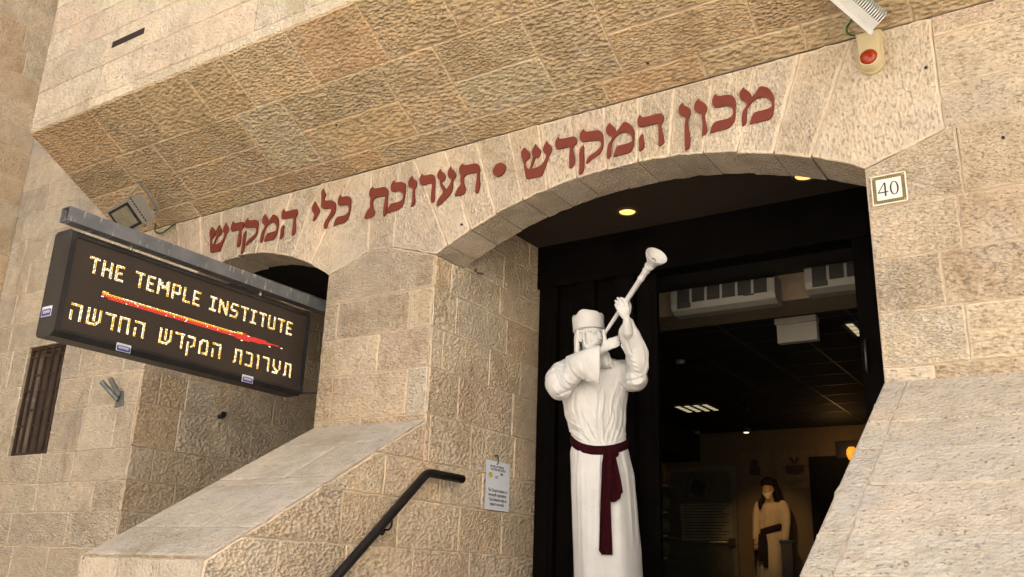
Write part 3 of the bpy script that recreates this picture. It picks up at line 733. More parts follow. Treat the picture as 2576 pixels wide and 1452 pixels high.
# SPLIT_B
# ================================================================== red Hebrew letters
def zm(ox, oy, k): return lambda p: ((ox+p[0]*k)/1.26708, (oy+p[1]*k)/1.26708)
ZA, ZB, ZC, ZE, ZL = zm(1640, 240, .27546), zm(2100, 230, .18596), zm(640, 640, .20186), zm(1150, 480, .1941), zm(600, 500, .3882)
GL = {
'shin': (ZA, [[(112,832),(150,870),(178,905),(176,945),(155,970),(135,985),(120,1010),(122,1040),(135,1068),(168,1085),(178,1070),(215,950),(200,915),(198,880),(215,840),(243,793),(258,825),(300,855),(303,890),(285,935),(262,955),(240,948),(225,985),(190,1080),(250,1072),(310,1040),(350,985),(372,920),(345,905),(328,870),(330,835),(350,795),(370,758),(385,785),(425,820),(432,860),(415,900),(390,930),(385,970),(350,1060),(320,1150),(300,1168),(140,1202),(130,1190),(115,1110),(97,985),(75,935),(73,895),(90,860)]], (112,832), (140,1202)),
'dalet': (ZA, [[(503,710),(512,735),(560,735),(640,715),(690,705),(712,722),(718,765),(705,800),(670,820),(672,850),(690,940),(692,1010),(680,1050),(640,1080),(628,1070),(632,940),(640,825),(500,858),(480,848),(465,800),(475,755)]], (503,710), (640,1080)),
'qof': (ZA, [[(797,622),(805,645),(840,655),(960,632),(1000,645),(1022,690),(1025,800),(1010,870),(960,925),(880,975),(830,1020),(825,1000),(850,940),(930,890),(985,845),(1005,800),(990,760),(950,745),(785,772),(765,760),(750,710),(758,670)],[(793,803),(797,850),(790,900),(803,990),(800,1080),(780,1130),(750,1150),(745,1130),(750,1000),(745,930),(755,850)]], (797,622), (750,1150)),
'mem': (ZB, [[(1455,258),(1470,290),(1530,320),(1575,370),(1582,445),(1600,415),(1640,380),(1690,300),(1725,245),(1790,240),(1880,270),(1940,340),(1970,430),(1975,560),(1960,680),(1930,760),(1880,810),(1780,835),(1555,885),(1570,830),(1600,740),(1635,690),(1700,670),(1830,640),(1910,610),(1940,580),(1925,520),(1880,450),(1800,420),(1720,425),(1640,465),(1570,530),(1530,590),(1505,640),(1498,760),(1500,850),(1475,895),(1430,922),(1418,880),(1420,760),(1440,660),(1475,610),(1505,570),(1505,520),(1460,495),(1405,480),(1378,420),(1380,360),(1410,300)]], (1455,258), (1430,922)),
'he': (ZA, [[(1450,455),(1465,485),(1510,485),(1690,432),(1722,460),(1727,505),(1700,545),(1690,570),(1715,680),(1728,740),(1720,790),(1670,818),(1660,800),(1668,700),(1662,600),(1665,550),(1450,600),(1430,590),(1418,540),(1425,490)],[(1482,675),(1490,690),(1485,730),(1500,790),(1490,845),(1445,880),(1438,870),(1442,800),(1438,735),(1455,695)]], (1450,455), (1670,818)),
'vav': (ZB, [[(685,450),(695,490),(760,520),(815,560),(828,610),(820,660),(790,710),(782,750),(800,860),(825,960),(820,1020),(790,1060),(738,1088),(735,1060),(750,930),(738,780),(740,715),(680,700),(615,670),(602,620),(605,560),(635,495)]], (685,450), (738,1088)),
'kaf': (ZB, [[(975,368),(985,400),(1030,412),(1120,395),(1200,385),(1260,400),(1300,450),(1312,560),(1310,700),(1295,820),(1250,900),(1180,960),(1020,1000),(875,1045),(885,990),(920,900),(960,850),(1050,825),(1160,805),(1240,765),(1275,710),(1270,640),(1235,590),(1150,570),(1050,590),(960,605),(930,580),(910,520),(915,460),(945,400)]], (975,368), (875,1045)),
'nun': (ZB, [[(405,520),(415,560),(470,585),(530,620),(545,670),(530,740),(500,780),(490,860),(510,1000),(535,1130),(535,1220),(510,1290),(455,1345),(445,1320),(440,1100),(440,900),(460,790),(455,775),(380,745),(345,715),(335,650),(345,590),(375,545)]], (405,520), (455,1345)),
'tav': (ZE, [[(1672,210),(1685,235),(1740,240),(1880,205),(1930,225),(1950,280),(1945,400),(1948,520),(1940,640),(1895,705),(1880,690),(1880,600),(1900,470),(1905,360),(1830,365),(1740,385),(1690,420),(1675,470),(1690,550),(1715,620),(1705,690),(1670,725),(1545,745),(1540,730),(1575,640),(1600,600),(1630,575),(1640,540),(1630,490),(1645,405),(1620,370),(1610,310),(1625,250)]], (1672,210), (1540,745)),
'ayin': (ZE, [[(1305,300),(1315,335),(1365,365),(1390,420),(1380,470),(1350,510),(1315,505),(1330,540),(1370,590),(1390,645),(1430,600),(1470,540),(1490,470),(1445,455),(1422,400),(1430,330),(1470,258),(1485,290),(1530,325),(1557,380),(1545,440),(1510,485),(1508,560),(1500,630),(1470,710),(1400,790),(1310,870),(1245,912),(1240,890),(1265,800),(1300,755),(1345,705),(1352,665),(1310,600),(1295,540),(1300,495),(1265,465),(1252,400),(1265,350)]], None, None),
'resh': (ZE, [[(1005,380),(1020,410),(1060,410),(1160,385),(1200,405),(1217,470),(1215,560),(1205,680),(1208,790),(1190,840),(1160,855),(1145,830),(1150,720),(1165,600),(1165,530),(1080,545),(1000,570),(970,545),(960,490),(970,430)]], None, None),
'yod': (ZC, [[(1800,10),(1815,50),(1850,95),(1865,150),(1860,200),(1835,240),(1795,300),(1770,318),(1758,305),(1790,250),(1790,210),(1760,175),(1748,120),(1765,65)]], None, None),
'lamed': (ZL, [[(1105,262),(1120,290),(1130,310),(1110,340),(1115,360),(1185,355),(1210,380),(1210,420),(1195,470),(1150,530),(1140,560),(1135,585),(1115,588),(1108,565),(1120,530),(1155,480),(1175,440),(1165,420),(1100,430),(1088,405),(1092,340),(1090,290)]], None, None),
}
YL = D-.018
def smooth_loop(pts):
    """round the traced outline a little, keeping sharp tips"""
    res = []; n = len(pts)
    for i in range(n):
        a, b, c = V(pts[i-1]), V(pts[i]), V(pts[(i+1) % n])
        ang = (a-b).angle(c-b, 3.14)
        if ang < 1.75: res.append(tuple(b)); continue
        res += [tuple(b.lerp(a, .25)*.96+(a+c)*.02), tuple(b.lerp(c, .25)*.96+(a+c)*.02)]
    return res
def letter(kind, label, at=None):
    zf_, loops, A, B = GL[kind]
    w2 = lambda zz, p: (lambda q: V((q.x, q.z)))(onY(*zz(p), YL))
    if at:
        zz, P, Q = at; s_ = (w2(zz, P).y-w2(zz, Q).y)/(w2(zf_, A).y-w2(zf_, B).y); a0 = w2(zf_, A); p0 = w2(zz, P)
        tr = lambda p: tuple(p0+(w2(zf_, p)-a0)*s_)
    else: tr = lambda p: tuple(w2(zf_, p))
    mb = MB()
    for lp in loops: mb.prism([tr(p) for p in smooth_loop(lp)], (V((0, YL, 0)), X_, Z_, -Y_), -.011, 0)
    # two studs hold the letter off the stone
    for lp in loops:
        q = tr(lp[0]); c = [sum(tr(p)[i] for p in lp)/len(lp) for i in (0, 1)]
        m_ = ((q[0]*.6+c[0]*.4), (q[1]*.6+c[1]*.4)); mb.tube([(m_[0], YL+.01, m_[1]), (m_[0], D+.004, m_[1])], .005, 6)
    o = mb.build("hebrew_letter", M_RED, None, recalc=True)
    b_ = bmesh.new(); b_.from_mesh(o.data); bmesh.ops.triangulate(b_, faces=[f for f in b_.faces if len(f.verts) > 4], ngon_method='EAR_CLIP'); b_.to_mesh(o.data); b_.free()
    tag(o, label, "letter", "red Hebrew letters over the arches")
R1, R2, R3, R4, R5 = "the rightmost word of the inscription", "the word right of the dot", "the word left of the dot", "the short three letter word above the pillar", "the leftmost word, above the side arch"
letter('mem', "red letter mem starting "+R1); letter('kaf', "red letter kaf, second in "+R1)
letter('vav', "red letter vav, third in "+R1); letter('nun', "red long final nun ending "+R1)
letter('he', "red letter he starting "+R2); letter('mem', "red letter mem with a pale scratch in "+R2, (ZA, (1103, 548), (1085, 955)))
letter('qof', "red letter qof in "+R2); letter('dalet', "red letter dalet in "+R2); letter('shin', "red letter shin ending "+R2)
letter('tav', "red letter tav starting "+R3); letter('ayin', "red letter ayin in "+R3); letter('resh', "red letter resh in "+R3)
letter('vav', "red letter vav in "+R3, (ZE, (840, 415), (842, 915))); letter('kaf', "red letter kaf in "+R3, (ZE, (540, 488), (458, 1015)))
letter('tav', "red letter tav ending "+R3, (ZE, (192, 593), (88, 1108)))
letter('kaf', "red letter kaf starting "+R4, (ZL, (1250, 310), (1203, 562))); letter('lamed', "tall red letter lamed in the middle of "+R4); letter('yod', "small red letter yod ending "+R4)
letter('he', "red letter he starting "+R5, (ZC, (1308, 132), (1425, 555))); letter('mem', "red letter mem in "+R5, (ZC, (1015, 210), (955, 655)))
letter('qof', "red letter qof in "+R5, (ZC, (738, 272), (650, 835))); letter('dalet', "red letter dalet in "+R5, (ZC, (512, 322), (568, 735)))
letter('shin', "red letter shin ending "+R5, (ZC, (178, 412), (150, 822)))
c = onY(*ZE((2268, 312)), YL); rx = (onY(*ZE((2368, 290)), YL).x-onY(*ZE((2168, 330)), YL).x)/2
mb = MB(); mb.lathe(V((c.x, YL, c.z)), Y_, [(0, rx), (.014, rx)], 40, smooth=False); mb.tube([(c.x, YL+.01, c.z), (c.x, D+.004, c.z)], .006, 6)
tag(mb.build("separator_dot", M_RED, None, recalc=True), "round red dot between the two halves of the inscription", "dot")

# ================================================================== house number
def text_mesh(txt, size, fr, centre, mat, name, parent, ext=.0006, w_=.001, squeeze=1.0, bold=0, shear=0):
    cu = bpy.data.curves.new("t", 'FONT'); cu.body = txt; cu.size = size; cu.extrude = ext; cu.align_x = 'CENTER'; cu.align_y = 'CENTER'; cu.offset = bold; cu.shear = shear
    cu.resolution_u = 3
    o = bpy.data.objects.new("t", cu); COL.objects.link(o); bpy.context.view_layer.update()
    me = bpy.data.meshes.new_from_object(o.evaluated_get(bpy.context.evaluated_depsgraph_get())); bpy.data.objects.remove(o)
    for v in me.vertices:
        p = v.co.copy(); v.co = fr[0]+fr[1]*(centre[0]+p.x*squeeze)+fr[2]*(centre[1]+p.y)+fr[3]*(w_+p.z)
    me.materials.clear(); me.materials.append(mat); o = bpy.data.objects.new(name, me); COL.objects.link(o)
    if parent: adopt(o, parent)
    return o
M_TILEW = plain("glazed_white_ceramic", (.74, .72, .68), .22, var=.03); M_INK = plain("dark_blue_glaze", (.015, .016, .04), .25)
M_OLIVE = plain("olive_gold_glaze", (.30, .25, .09), .3, var=.1); M_WREATH = plain("dark_olive_glaze", (.055, .045, .02), .3)
ZN = zm(2680, 520, 300/2420)
cs4 = [onY(*ZN(p), D-.02) for p in ((760, 375), (1640, 195), (1750, 945), (830, 1120))]
nx0, nx1 = (cs4[0].x+cs4[3].x)/2, (cs4[1].x+cs4[2].x)/2; nz1, nz0 = (cs4[0].z+cs4[1].z)/2, (cs4[2].z+cs4[3].z)/2
ncx, ncz, nh = (nx0+nx1)/2, (nz0+nz1)/2, (nz1-nz0)/2; nw = (nx1-nx0)/2
t = thing("house_number", (ncx, D-.01, nz0), "white ceramic house number plate reading 40 with olive leaf border, beside the door arch", "house number")
fr = frame_front(D-.02)
mb = MB(); mb.prism(rect(nx0, nx1, nz0, nz1), fr, -.03, 0); mb.build("tile", M_TILEW, t)
mb = MB(); b = .026
for a in (rect(nx0+.006, nx1-.006, nz0+.006, nz0+b), rect(nx0+.006, nx1-.006, nz1-b, nz1-.006), rect(nx0+.006, nx0+b, nz0+b, nz1-b), rect(nx1-b, nx1-.006, nz0+b, nz1-b)): mb.prism(a, fr, -.002, .0015)
bd = mb.build("border", M_OLIVE, t)
mb = MB()
def leaf(cx, cz, ang):
    L = .011; d = V((math.cos(ang), math.sin(ang))); n_ = V((-d.y, d.x)); c = V((cx, cz))
    mb.prism([tuple(c), tuple(c+d*L*.5+n_*.003), tuple(c+d*L), tuple(c+d*L*.5-n_*.003)], fr, .001, .0025)
m_ = b/2+.003
k = 0; x = nx0+.02
while x < nx1-.02:
    for z in (nz0+m_, nz1-m_):
        sg = 1 if x < ncx else -1
        for s_ in (-1, 1): leaf(x, z, rad(0 if sg > 0 else 180)+s_*.75)
    x += .0095
z = nz0+.02
while z < nz1-.02:
    for x in (nx0+m_, nx1-m_):
        sg = 1 if z < ncz else -1
        for s_ in (-1, 1): leaf(x, z, rad(90*sg)+s_*.75)
    z += .0095
mb.build("leaf_wreath", M_WREATH, bd)
mb = MB()   # the digits, drawn with thick and thin strokes
s = nh*.62
def band(outer, inner, cx, cz):
    n_ = 40
    for k in range(n_):
        a, b_ = 2*math.pi*k/n_, 2*math.pi*(k+1)/n_
        f = lambda r, th: (cx+r[0]*math.cos(th), cz+r[1]*math.sin(th))
        mb.prism([f(outer, a), f(outer, b_), f(inner, b_), f(inner, a)], fr, -.001, .0012)
band((s*.43, s*.75), (s*.26, s*.66), ncx+s*.50, ncz)
x4, z4 = ncx-s*.58, ncz
mb.prism([(x4+.30*s, z4-.75*s), (x4+.30*s, z4+.75*s), (x4+.13*s, z4+.75*s), (x4+.13*s, z4-.75*s)], fr, -.001, .0012)
mb.prism([(x4-.52*s, z4-.36*s), (x4+.50*s, z4-.36*s), (x4+.50*s, z4-.24*s), (x4-.52*s, z4-.24*s)], fr, -.001, .0014)
mb.prism([(x4-.52*s, z4-.27*s), (x4-.40*s, z4-.25*s), (x4+.22*s, z4+.75*s), (x4+.13*s, z4+.75*s)], fr, -.001, .0016)
mb.build("digits", M_INK, t, recalc=True)

# ================================================================== alarm siren
M_CREAM_P = plain("aged_cream_plastic", (.58, .50, .31), .4, var=.05)
NS = NT("amber_red_lens"); NS.b.inputs["Base Color"].default_value = (.30, .028, .004, 1); NS.b.inputs["Roughness"].default_value = .22
ZS = zm(2550, 0, 400/2234)
sc_ = onY(*ZS((1235, 1040)), D-.075); t = thing("alarm_siren", (sc_.x, D, sc_.z), "cream wall siren with a round red lens under the right floodlight", "alarm siren")
tl, trr = onY(*ZS((965, 640)), D-.05), onY(*ZS((1390, 490)), D-.05); hw = (onY(*ZS((1480, 1000)), D-.05).x-onY(*ZS((1000, 1000)), D-.05).x)/2
topz = (tl.z+trr.z)/2
def ushape(w_, r_low, ztop, cx, cz, n=20): return [(cx-w_, ztop), ]+[(cx-w_*math.cos(math.pi*k/n), cz-w_*math.sin(math.pi*k/n)) for k in range(n+1)]+[(cx+w_, ztop)]
fr = frame_front(D)
mb = MB(); mb.prism(ushape(hw, 0, topz, sc_.x, sc_.z), fr, -.004, .03)
rings = []
for wz, k in ((.03, 1.0), (.05, .98), (.075, .90), (.085, .80)):
    rings.append([fr[0]+X_*(sc_.x+(q[0]-sc_.x)*k)+Z_*(sc_.z+(q[1]-sc_.z)*k)-Y_*wz for q in ushape(hw*.93, 0, topz, sc_.x, sc_.z)])
mb.loft(rings, smooth=False); mb.build("housing", M_CREAM_P, t, recalc=True)
mb = MB(); mb.lathe(V((sc_.x, D-.08, sc_.z)), -Y_, [(0, hw*.76), (.012, hw*.76), (.014, hw*.68)], 32); mb.build("lens_ring", M_CREAM_P, t)
mb = MB(); mb.lathe(V((sc_.x, D-.088, sc_.z)), -Y_, [(0, hw*.68), (.008, hw*.66), (.017, hw*.52), (.024, hw*.30), (.027, hw*.05)], 32); mb.build("lens", NS.m, t)

# ================================================================== floodlights
M_GREYM = plain("grey_cast_aluminium", (.26, .252, .235), .5, .1, var=.05); M_GREYL = plain("light_grey_aluminium", (.56, .57, .56), .5, .1, var=.05)
M_GREEN = plain("green_cable", (.02, .10, .035), .5)
def img_dir(dx, dy): return (rt*dx-up*dy).normalized()
ZF = zm(250, 560, 400/2420)
# left floodlight: corner A is the near right end of the top edge of the face
dA = 8.05; A = ray(*ZF((945, 450)))*dA
aw = A.normalized(); ld = img_dir(-.87, .49); ld = (ld-aw*ld.dot(aw)).normalized(); cd = aw.cross(ld)
if cd.dot(img_dir(.36, .93)) < 0: cd = -cd
ph = rad(52); ea = (ld*math.cos(ph)+aw*math.sin(ph)); ed = (-ld*math.sin(ph)+aw*math.cos(ph)); W_, H_, DP = .35, .265, .17
t = thing("floodlight", A+ea*W_/2+cd*H_/2+ed*DP/2, "grey square floodlight with dark bezel under the overhang, above the steel beam", "floodlight", "floodlights under the overhang")
ctr = A+ea*W_/2+cd*H_/2
mb = MB(); mb.box(ctr+ed*.025, (ea*W_/2, cd*H_/2, ed*.025)); mb.box(ctr+ed*(.055+.055), (ea*W_*.46, cd*H_*.47, ed*.055)); bod = mb.build("housing", M_GREYM, t)
mb = MB(); mb.box(ctr-ed*.003, (ea*W_*.44, cd*H_*.42, ed*.004)); bz = mb.build("bezel", M_BLACK, t)
mb = MB(); mb.box(ctr-ed*.0075, (ea*W_*.355, cd*H_*.33, ed*.001)); gls = mb.build("glass", plain("dusty_reflector_glass", (.20, .19, .15), .2, var=.15, nscale=9), t)
M_CHIP = plain("yellow_led_chip", (.20, .18, .08), .4)
for a, b in ((-.12, -.1), (.12, .12)): mb = MB(); mb.box(ctr-ed*.0092+ea*W_*a+cd*H_*b, (ea*.022, cd*.022, ed*.0008)); mb.build("led_chip", M_CHIP, gls)
mb = MB()
for k in range(9): mb.box(A+cd*H_*(.05+.105*k)+ed*.0295-ea*.0015, (ea*.002, cd*H_*.035, ed*.006))
mb.build("vent_slots", M_BLACK, bod)
mb = MB(); ends = []
for s_ in (-1, 1):       # U bracket: two arms pivoted on the top and bottom sides, joined behind the housing
    q = A+ea*.055+ed*.030+cd*(H_/2+s_*(H_/2+.008)); q2 = q+ed*.215-ea*.02-cd*.055
    dv = (q2-q); n_ = dv.cross(cd).normalized(); mb.box((q+q2)/2, (dv*.5, n_*.019, dv.cross(n_).normalized()*.003)); ends.append(q2)
    mb.tube([q-cd*s_*-.002, q+cd*s_*.012], .012, 10)
mb.box((ends[0]+ends[1])/2, ((ends[1]-ends[0])*.5, ed*.004, ea*.019)); mb.build("bracket", M_GREYM, t)
mb = MB(); pts = [A+ed*.17+cd*H_*.72, ]
for p, dd in (((1540, 740), .02), ((1500, 900), .02), ((1470, 1040), .01), ((1520, 1105), .0), ((1620, 1105), -.0), ((1720, 1040), 0), ((1840, 940), 0)):
    pts.append(onY(*ZF(p), D-.03-abs(dd)))
pts.append(onY(*ZF((1850, 935)), D+.01))
def spline(pts, n=8):
    res = []
    for i in range(len(pts)-1):
        p0, p1, p2, p3 = pts[max(i-1, 0)], pts[i], pts[i+1], pts[min(i+2, len(pts)-1)]
        for k in range(n):
            u = k/n; res.append(.5*((2*p1)+(p2-p0)*u+(2*p0-5*p1+4*p2-p3)*u*u+(3*p1-p0-3*p2+p3)*u**3))
    res.append(pts[-1]); return res
mb.tube(spline(pts), .0075, 8); mb.build("cable", M_GREEN, t)

# right floodlight, seen from behind with its fins
dB = 4.98; A = ray(*ZS((1252, 628)))*dB
e1 = img_dir(-.755, -.656); e3 = img_dir(.45, -.89); e3 = (e3-e1*e3.dot(e1)).normalized(); e3 = (e3-fw*.62).normalized(); e3 = (e3-e1*e3.dot(e1)).normalized(); e2 = e1.cross(e3)
if e2.dot(fw) < 0: e2 = -e2
W_, H_ = .36, .26
t = thing("floodlight", A+e1*W_/2+e2*H_/2+e3*.06, "light grey finned floodlight at the top edge of the picture, above the cream siren", "floodlight", "floodlights under the overhang")
mb = MB(); mb.box(A+e1*W_/2+e2*H_/2+e3*.012, (e1*W_/2, e2*H_/2, e3*.012)); mb.build("face_frame", M_GREYL, t)
mb = MB(); mb.box(A+e1*W_/2+e2*H_/2+e3*.047, (e1*W_*.475, e2*H_*.45, e3*.024)); hs = mb.build("housing", M_GREYL, t)
mb = MB()
for k in range(24):
    c = A+e1*(.014+k*.0145)+e2*H_/2
    pr = [(-H_*.47, .022), (H_*.47, .022), (H_*.47, .075), (H_*.40, .115), (0, .128), (-H_*.40, .115), (-H_*.47, .075)]
    mb.prism(pr, (c, e2, e3, e1), -.0028, .0028)
mb.build("cooling_fins", M_GREYL, t, recalc=True)
mb = MB(); mb.box(A+e1*W_/2+e2*H_/2-e3*.002, (e1*W_*.44, e2*H_*.42, e3*.0025)); mb.build("glass", M_BLACK, t)
mb = MB()
base = onY(*ZS((1120, -130)), D-.33); q = A+e1*W_*.5+e2*H_/2+e3*.13
mb.box(q+e3*.03, (e1*.10, e2*.016, e3*.003)); mb.tube([q+e3*.03, q+e3*.03+V((0, .10, .14)), q+e3*.03+V((0, .14, .30))], .012, 8); mb.build("bracket", M_GREYM, t)
mb = MB(); pts = [A+e1*.14+e3*.06+e2*H_*.5]+[onY(*ZS(p), D-.10) for p in ((880, 420), (830, 500), (840, 580), (900, 625))]+[onY(*ZS((970, 630)), D-.06)]
mb.tube(spline(pts), .006, 8); mb.build("cable", M_GREEN, t)

# ================================================================== LED sign on its beam
SX = -5.25; SY0, SY1 = 2.935, 5.0; SZ0, SZ1 = 1.315, 2.005
fr = frame_right(SX)
M_CAB = plain("dusty_black_sheet_metal", (.020, .020, .021), .42, var=.45, nscale=6)
t = thing("led_sign", (SX-.1, (SY0+SY1)/2, SZ0), "long black scrolling sign board with lit LED text hanging below the grey steel beam", "led sign")
mb = MB(); th = .19; fb = .048
prof = [(SX-th, SZ0+.02), (SX-th, SZ1-.02), (SX-th+.02, SZ1), (SX-.035, SZ1), (SX+.004, SZ1-.03), (SX+.004, SZ1-fb), (SX-.012, SZ1-fb), (SX-.012, SZ0+fb), (SX+.004, SZ0+fb), (SX+.004, SZ0+.03), (SX-.035, SZ0), (SX-th+.02, SZ0)]
mb.prism([(-q[0], q[1]) for q in prof], (V((0, 0, 0)), -X_, Z_, Y_), SY0+.0, SY1)
cab = mb.build("cabinet", M_CAB, t, recalc=True)
for y0, y1 in ((SY0-.002, SY0+.036), (SY1-.036, SY1+.002)):
    mb = MB(); mb.bx(SX-.0125, SX+.0045, y0, y1, SZ0+fb-.02, SZ1-fb+.02); mb.build("end_frame", M_CAB, cab)
LY0, LY1, LZ0, LZ1 = SY0+.03, SY1-.03, SZ0+fb-.004, SZ1-fb+.004
PIT = .0093
NL = NT("led_panel_face"); tc = NL.n("ShaderNodeTexCoord"); sx = NL.n("ShaderNodeSeparateXYZ"); NL.l(tc.outputs["Object"], sx.inputs[0])
a = NL.math('SINE', NL.math('MULTIPLY', sx.outputs[1], 2*math.pi/PIT)); b = NL.math('SINE', NL.math('MULTIPLY', sx.outputs[2], 2*math.pi/PIT))
dd = NL.math('MULTIPLY', NL.math('ADD', a, 1.0), NL.math('ADD', b, 1.0))
NL.l(NL.ramp(NL.math('MULTIPLY', dd, .25), [(.2, (.022, .018, .015)), (.55, (.075, .05, .038))]), NL.b.inputs[0]); NL.b.inputs["Roughness"].default_value = .45
mb = MB(); mb.prism(rect(LY0, LY1, LZ0, LZ1), fr, -.02, -.006); scr = mb.build("screen", NL.m, t)
# dot matrix: letters drawn with strokes on a 12 dot high grid
def seg(x0, y0, x1, y1, tk=2):
    s_ = set(); n = int(max(abs(x1-x0), abs(y1-y0))*3)+1
    for k in range(n+1):
        u = k/n; x, y = x0+(x1-x0)*u, y0+(y1-y0)*u
        for a in range(tk):
            for b in range(tk if tk > 1 and abs(y1-y0) < abs(x1-x0) else 1):
                s_.add((round(x)+(a if abs(y1-y0) >= abs(x1-x0) else 0), round(y)+(b if abs(y1-y0) < abs(x1-x0) else 0)))
    return s_
LT = {  # x right, y up (0..11); strokes as x0,y0,x1,y1, width
'T': (7, [(0,10,6,10),(2.6,0,2.6,10)]), 'H': (7, [(0,0,0,11),(5,0,5,11),(0,5,6,5)]), 'E': (6, [(0,0,0,11),(0,10,5,10),(0,5,4,5),(0,0,5,0)]),
'M': (9, [(0,0,0,11),(7,0,7,11),(1,10,3.4,5),(4.6,5,6.4,10)]), 'P': (7, [(0,0,0,11),(0,10,5,10),(0,4,5,4),(5,5,5,10)]), 'L': (6, [(0,0,0,11),(0,0,5,0)]),
'I': (6, [(0,10,5,10),(0,0,5,0),(2,0,2,11)]), 'N': (8, [(0,0,0,11),(6,0,6,11),(1,10,5.4,1)]), 'S': (7, [(1,10,6,10),(0,6,0,9),(1,5,5,5),(5,2,5,5),(0,0,5,0)]),
'U': (7, [(0,1,0,11),(5,1,5,11),(1,0,5,0)]), ' ': (4, []),
'tav': (9, [(1,10,7,10),(6,0,6,10),(1,2,1,10),(0,0,1,2)]), 'ayin': (9, [(0,5,0,11),(6,4,6,11),(1,5,4,1),(6,4,3,1),(0,0,4,0)]), 'resh': (8, [(0,10,6,10),(5,0,5,10)]),
'vav': (4, [(0,10,2,10),(1,0,1,10)]), 'kaf': (8, [(0,10,5,10),(5,2,5,10),(0,0,6,0)]), 'he': (9, [(0,10,7,10),(6,0,6,10),(0,0,0,6)]),
'mem': (9, [(0,0,0,9),(0,7,2,11),(2,10,6,10),(6,0,6,10),(3,0,6,0)]), 'qof': (8, [(0,10,6,10),(5,4,5,10),(3,3,5,5),(0,-4,0,6)]), 'dalet': (8, [(0,10,7,10),(5,0,5,10)]),
'shin': (10, [(0,1,0,11),(4,3,4,11),(8,3,8,11),(0,0,6,0),(6,1,8,4)]), 'het': (9, [(0,10,7,10),(0,0,0,10),(6,0,6,10)]), '_': (6, [])}
def word(ls, gap):
    x = 0; dots = set()
    for ch in ls:
        w_, st = LT[ch]
        for s_ in st: dots |= {(x+p[0], p[1]) for p in seg(*s_[:4])}
        x += w_+gap
    return dots, x-gap
dots_w, dots_y, dots_r = MB(), MB(), MB()
def dot(mb_, y, z):
    r = PIT*.27; mb_.poly([V((SX-.0035, y-r, z-r)), V((SX-.0035, y+r, z-r)), V((SX-.0035, y+r, z+r)), V((SX-.0035, y-r, z+r))])
rd = random.Random(5)
def put(dots, wd, y0, y1, z0, hgt, xs=None):
    sy = (y1-y0)/wd; pz = hgt/11.5
    for (i, j) in dots:
        q = rd.random(); edge = ((i+1, j) not in dots) or ((i, j-1) not in dots)
        tgt = dots_y if (q < (.70 if edge else .25)) else dots_w
        dot(tgt, y0+i*sy, z0+j*pz)
d_, n_ = word("THE TEMPLE INSTITUTE", 1.6); put(d_, n_, 3.085, 4.84, 1.764, .105)
d_, n_ = word(['he','shin','dalet','het','he','_','shin','dalet','qof','mem','he','_','tav','kaf','vav','resh','ayin','tav'], 2.0); put(d_, n_, 3.02, 4.885, 1.437, .105)
# the long silver trumpet picture
T0, T1 = 3.208, 4.73; n_ = int((T1-T0)/PIT)
for k in range(n_):
    u = k/n_; y = T0+k*PIT; zc = 1.648
    hi_, lo_ = (1, -2) if u < .72 else ((2, -3) if u < .78 else (1.6, -3.4*(1-(u-.78)/.22)))
    if u < .03: hi_, lo_ = 2, -1
    if u > .86: hi_, lo_ = 1.3*(1-(u-.86)/.14)+.2, -2.4*(1-(u-.86)/.14)
    for j in range(math.ceil(lo_), math.floor(hi_)+1):
        tg = dots_r
        if j >= 1 and u < .76: tg = dots_w if rd.random() < .45*(1-u) else dots_y
        elif j == 0 and u < .7 and k % 2: tg = dots_y
        elif rd.random() < .04: tg = dots_w
        dot(tg, y, zc+j*PIT)
for y, z in ((T1+.01, 1.640), (4.62, 1.625), (4.35, 1.612), (4.24, 1.63), (3.205, 1.632)): dot(dots_w, y, z); dot(dots_w, y+PIT, z)
LW = emit("white_led_glow", (1, .93, .68), .75); LYE = emit("yellow_led_glow", (1, .58, .04), .55); LR_ = emit("red_led_glow", (1, .03, .025), .48)
me = MB()
for src, m_ in ((dots_w, 0), (dots_y, 1), (dots_r, 2)):
    o_ = len(me.v); me.v += src.v; me.f += [[i+o_ for i in f] for f in src.f]; me.m += [m_]*len(src.f); me.sm += [False]*len(src.f)
me.build("lettering", [LW, LYE, LR_], scr)
M_ROD = plain("galvanised_steel_rod", (.36, .37, .38), .4, .7)
# stickers of the sign maker: blurred blue and white labels
M_STW = plain("sticker_paper", (.62, .64, .70), .5); M_STB = plain("sticker_blue", (.04, .07, .30), .5); M_STP = plain("sticker_pink", (.45, .28, .36), .5)
def sticker(c, ex, ez, nrm):
    mb = MB(); mb.box(c, (ex*.052, ez*.026, nrm*.0012)); st = mb.build("sticker", M_STW, t)
    mb = MB(); mb.box(c+nrm*.0014-ez*.016, (ex*.046, ez*.007, nrm*.0006)); mb.box(c+nrm*.0014-ex*.042-ez*.004, (ex*.006, ez*.012, nrm*.0006)); mb.box(c+nrm*.0014+ex*.042-ez*.004, (ex*.006, ez*.012, nrm*.0006))
    for k in range(9): mb.box(c+nrm*.0014+ex*(.036-.009*k)+ez*.008, (ex*.003, ez*.0055, nrm*.0006))
    mb.build("print", M_STB, st)
    mb = MB(); mb.box(c+nrm*.0014-ez*.004, (ex*.03, ez*.003, nrm*.0005)); mb.build("print_line", M_STP, st)
for px, py in ((307, 890), (620, 964)):
    q = onX(px, py, SX); nn = (X_*.6-Z_*.8).normalized() if False else X_
    sticker(V((SX+.006, q.y, SZ0+.024)), Y_, Z_, X_)
q = onY(108, 786, SY0); sticker(V((SX-.115, SY0-.002, q.z)), X_, Z_*1.25, -Y_)
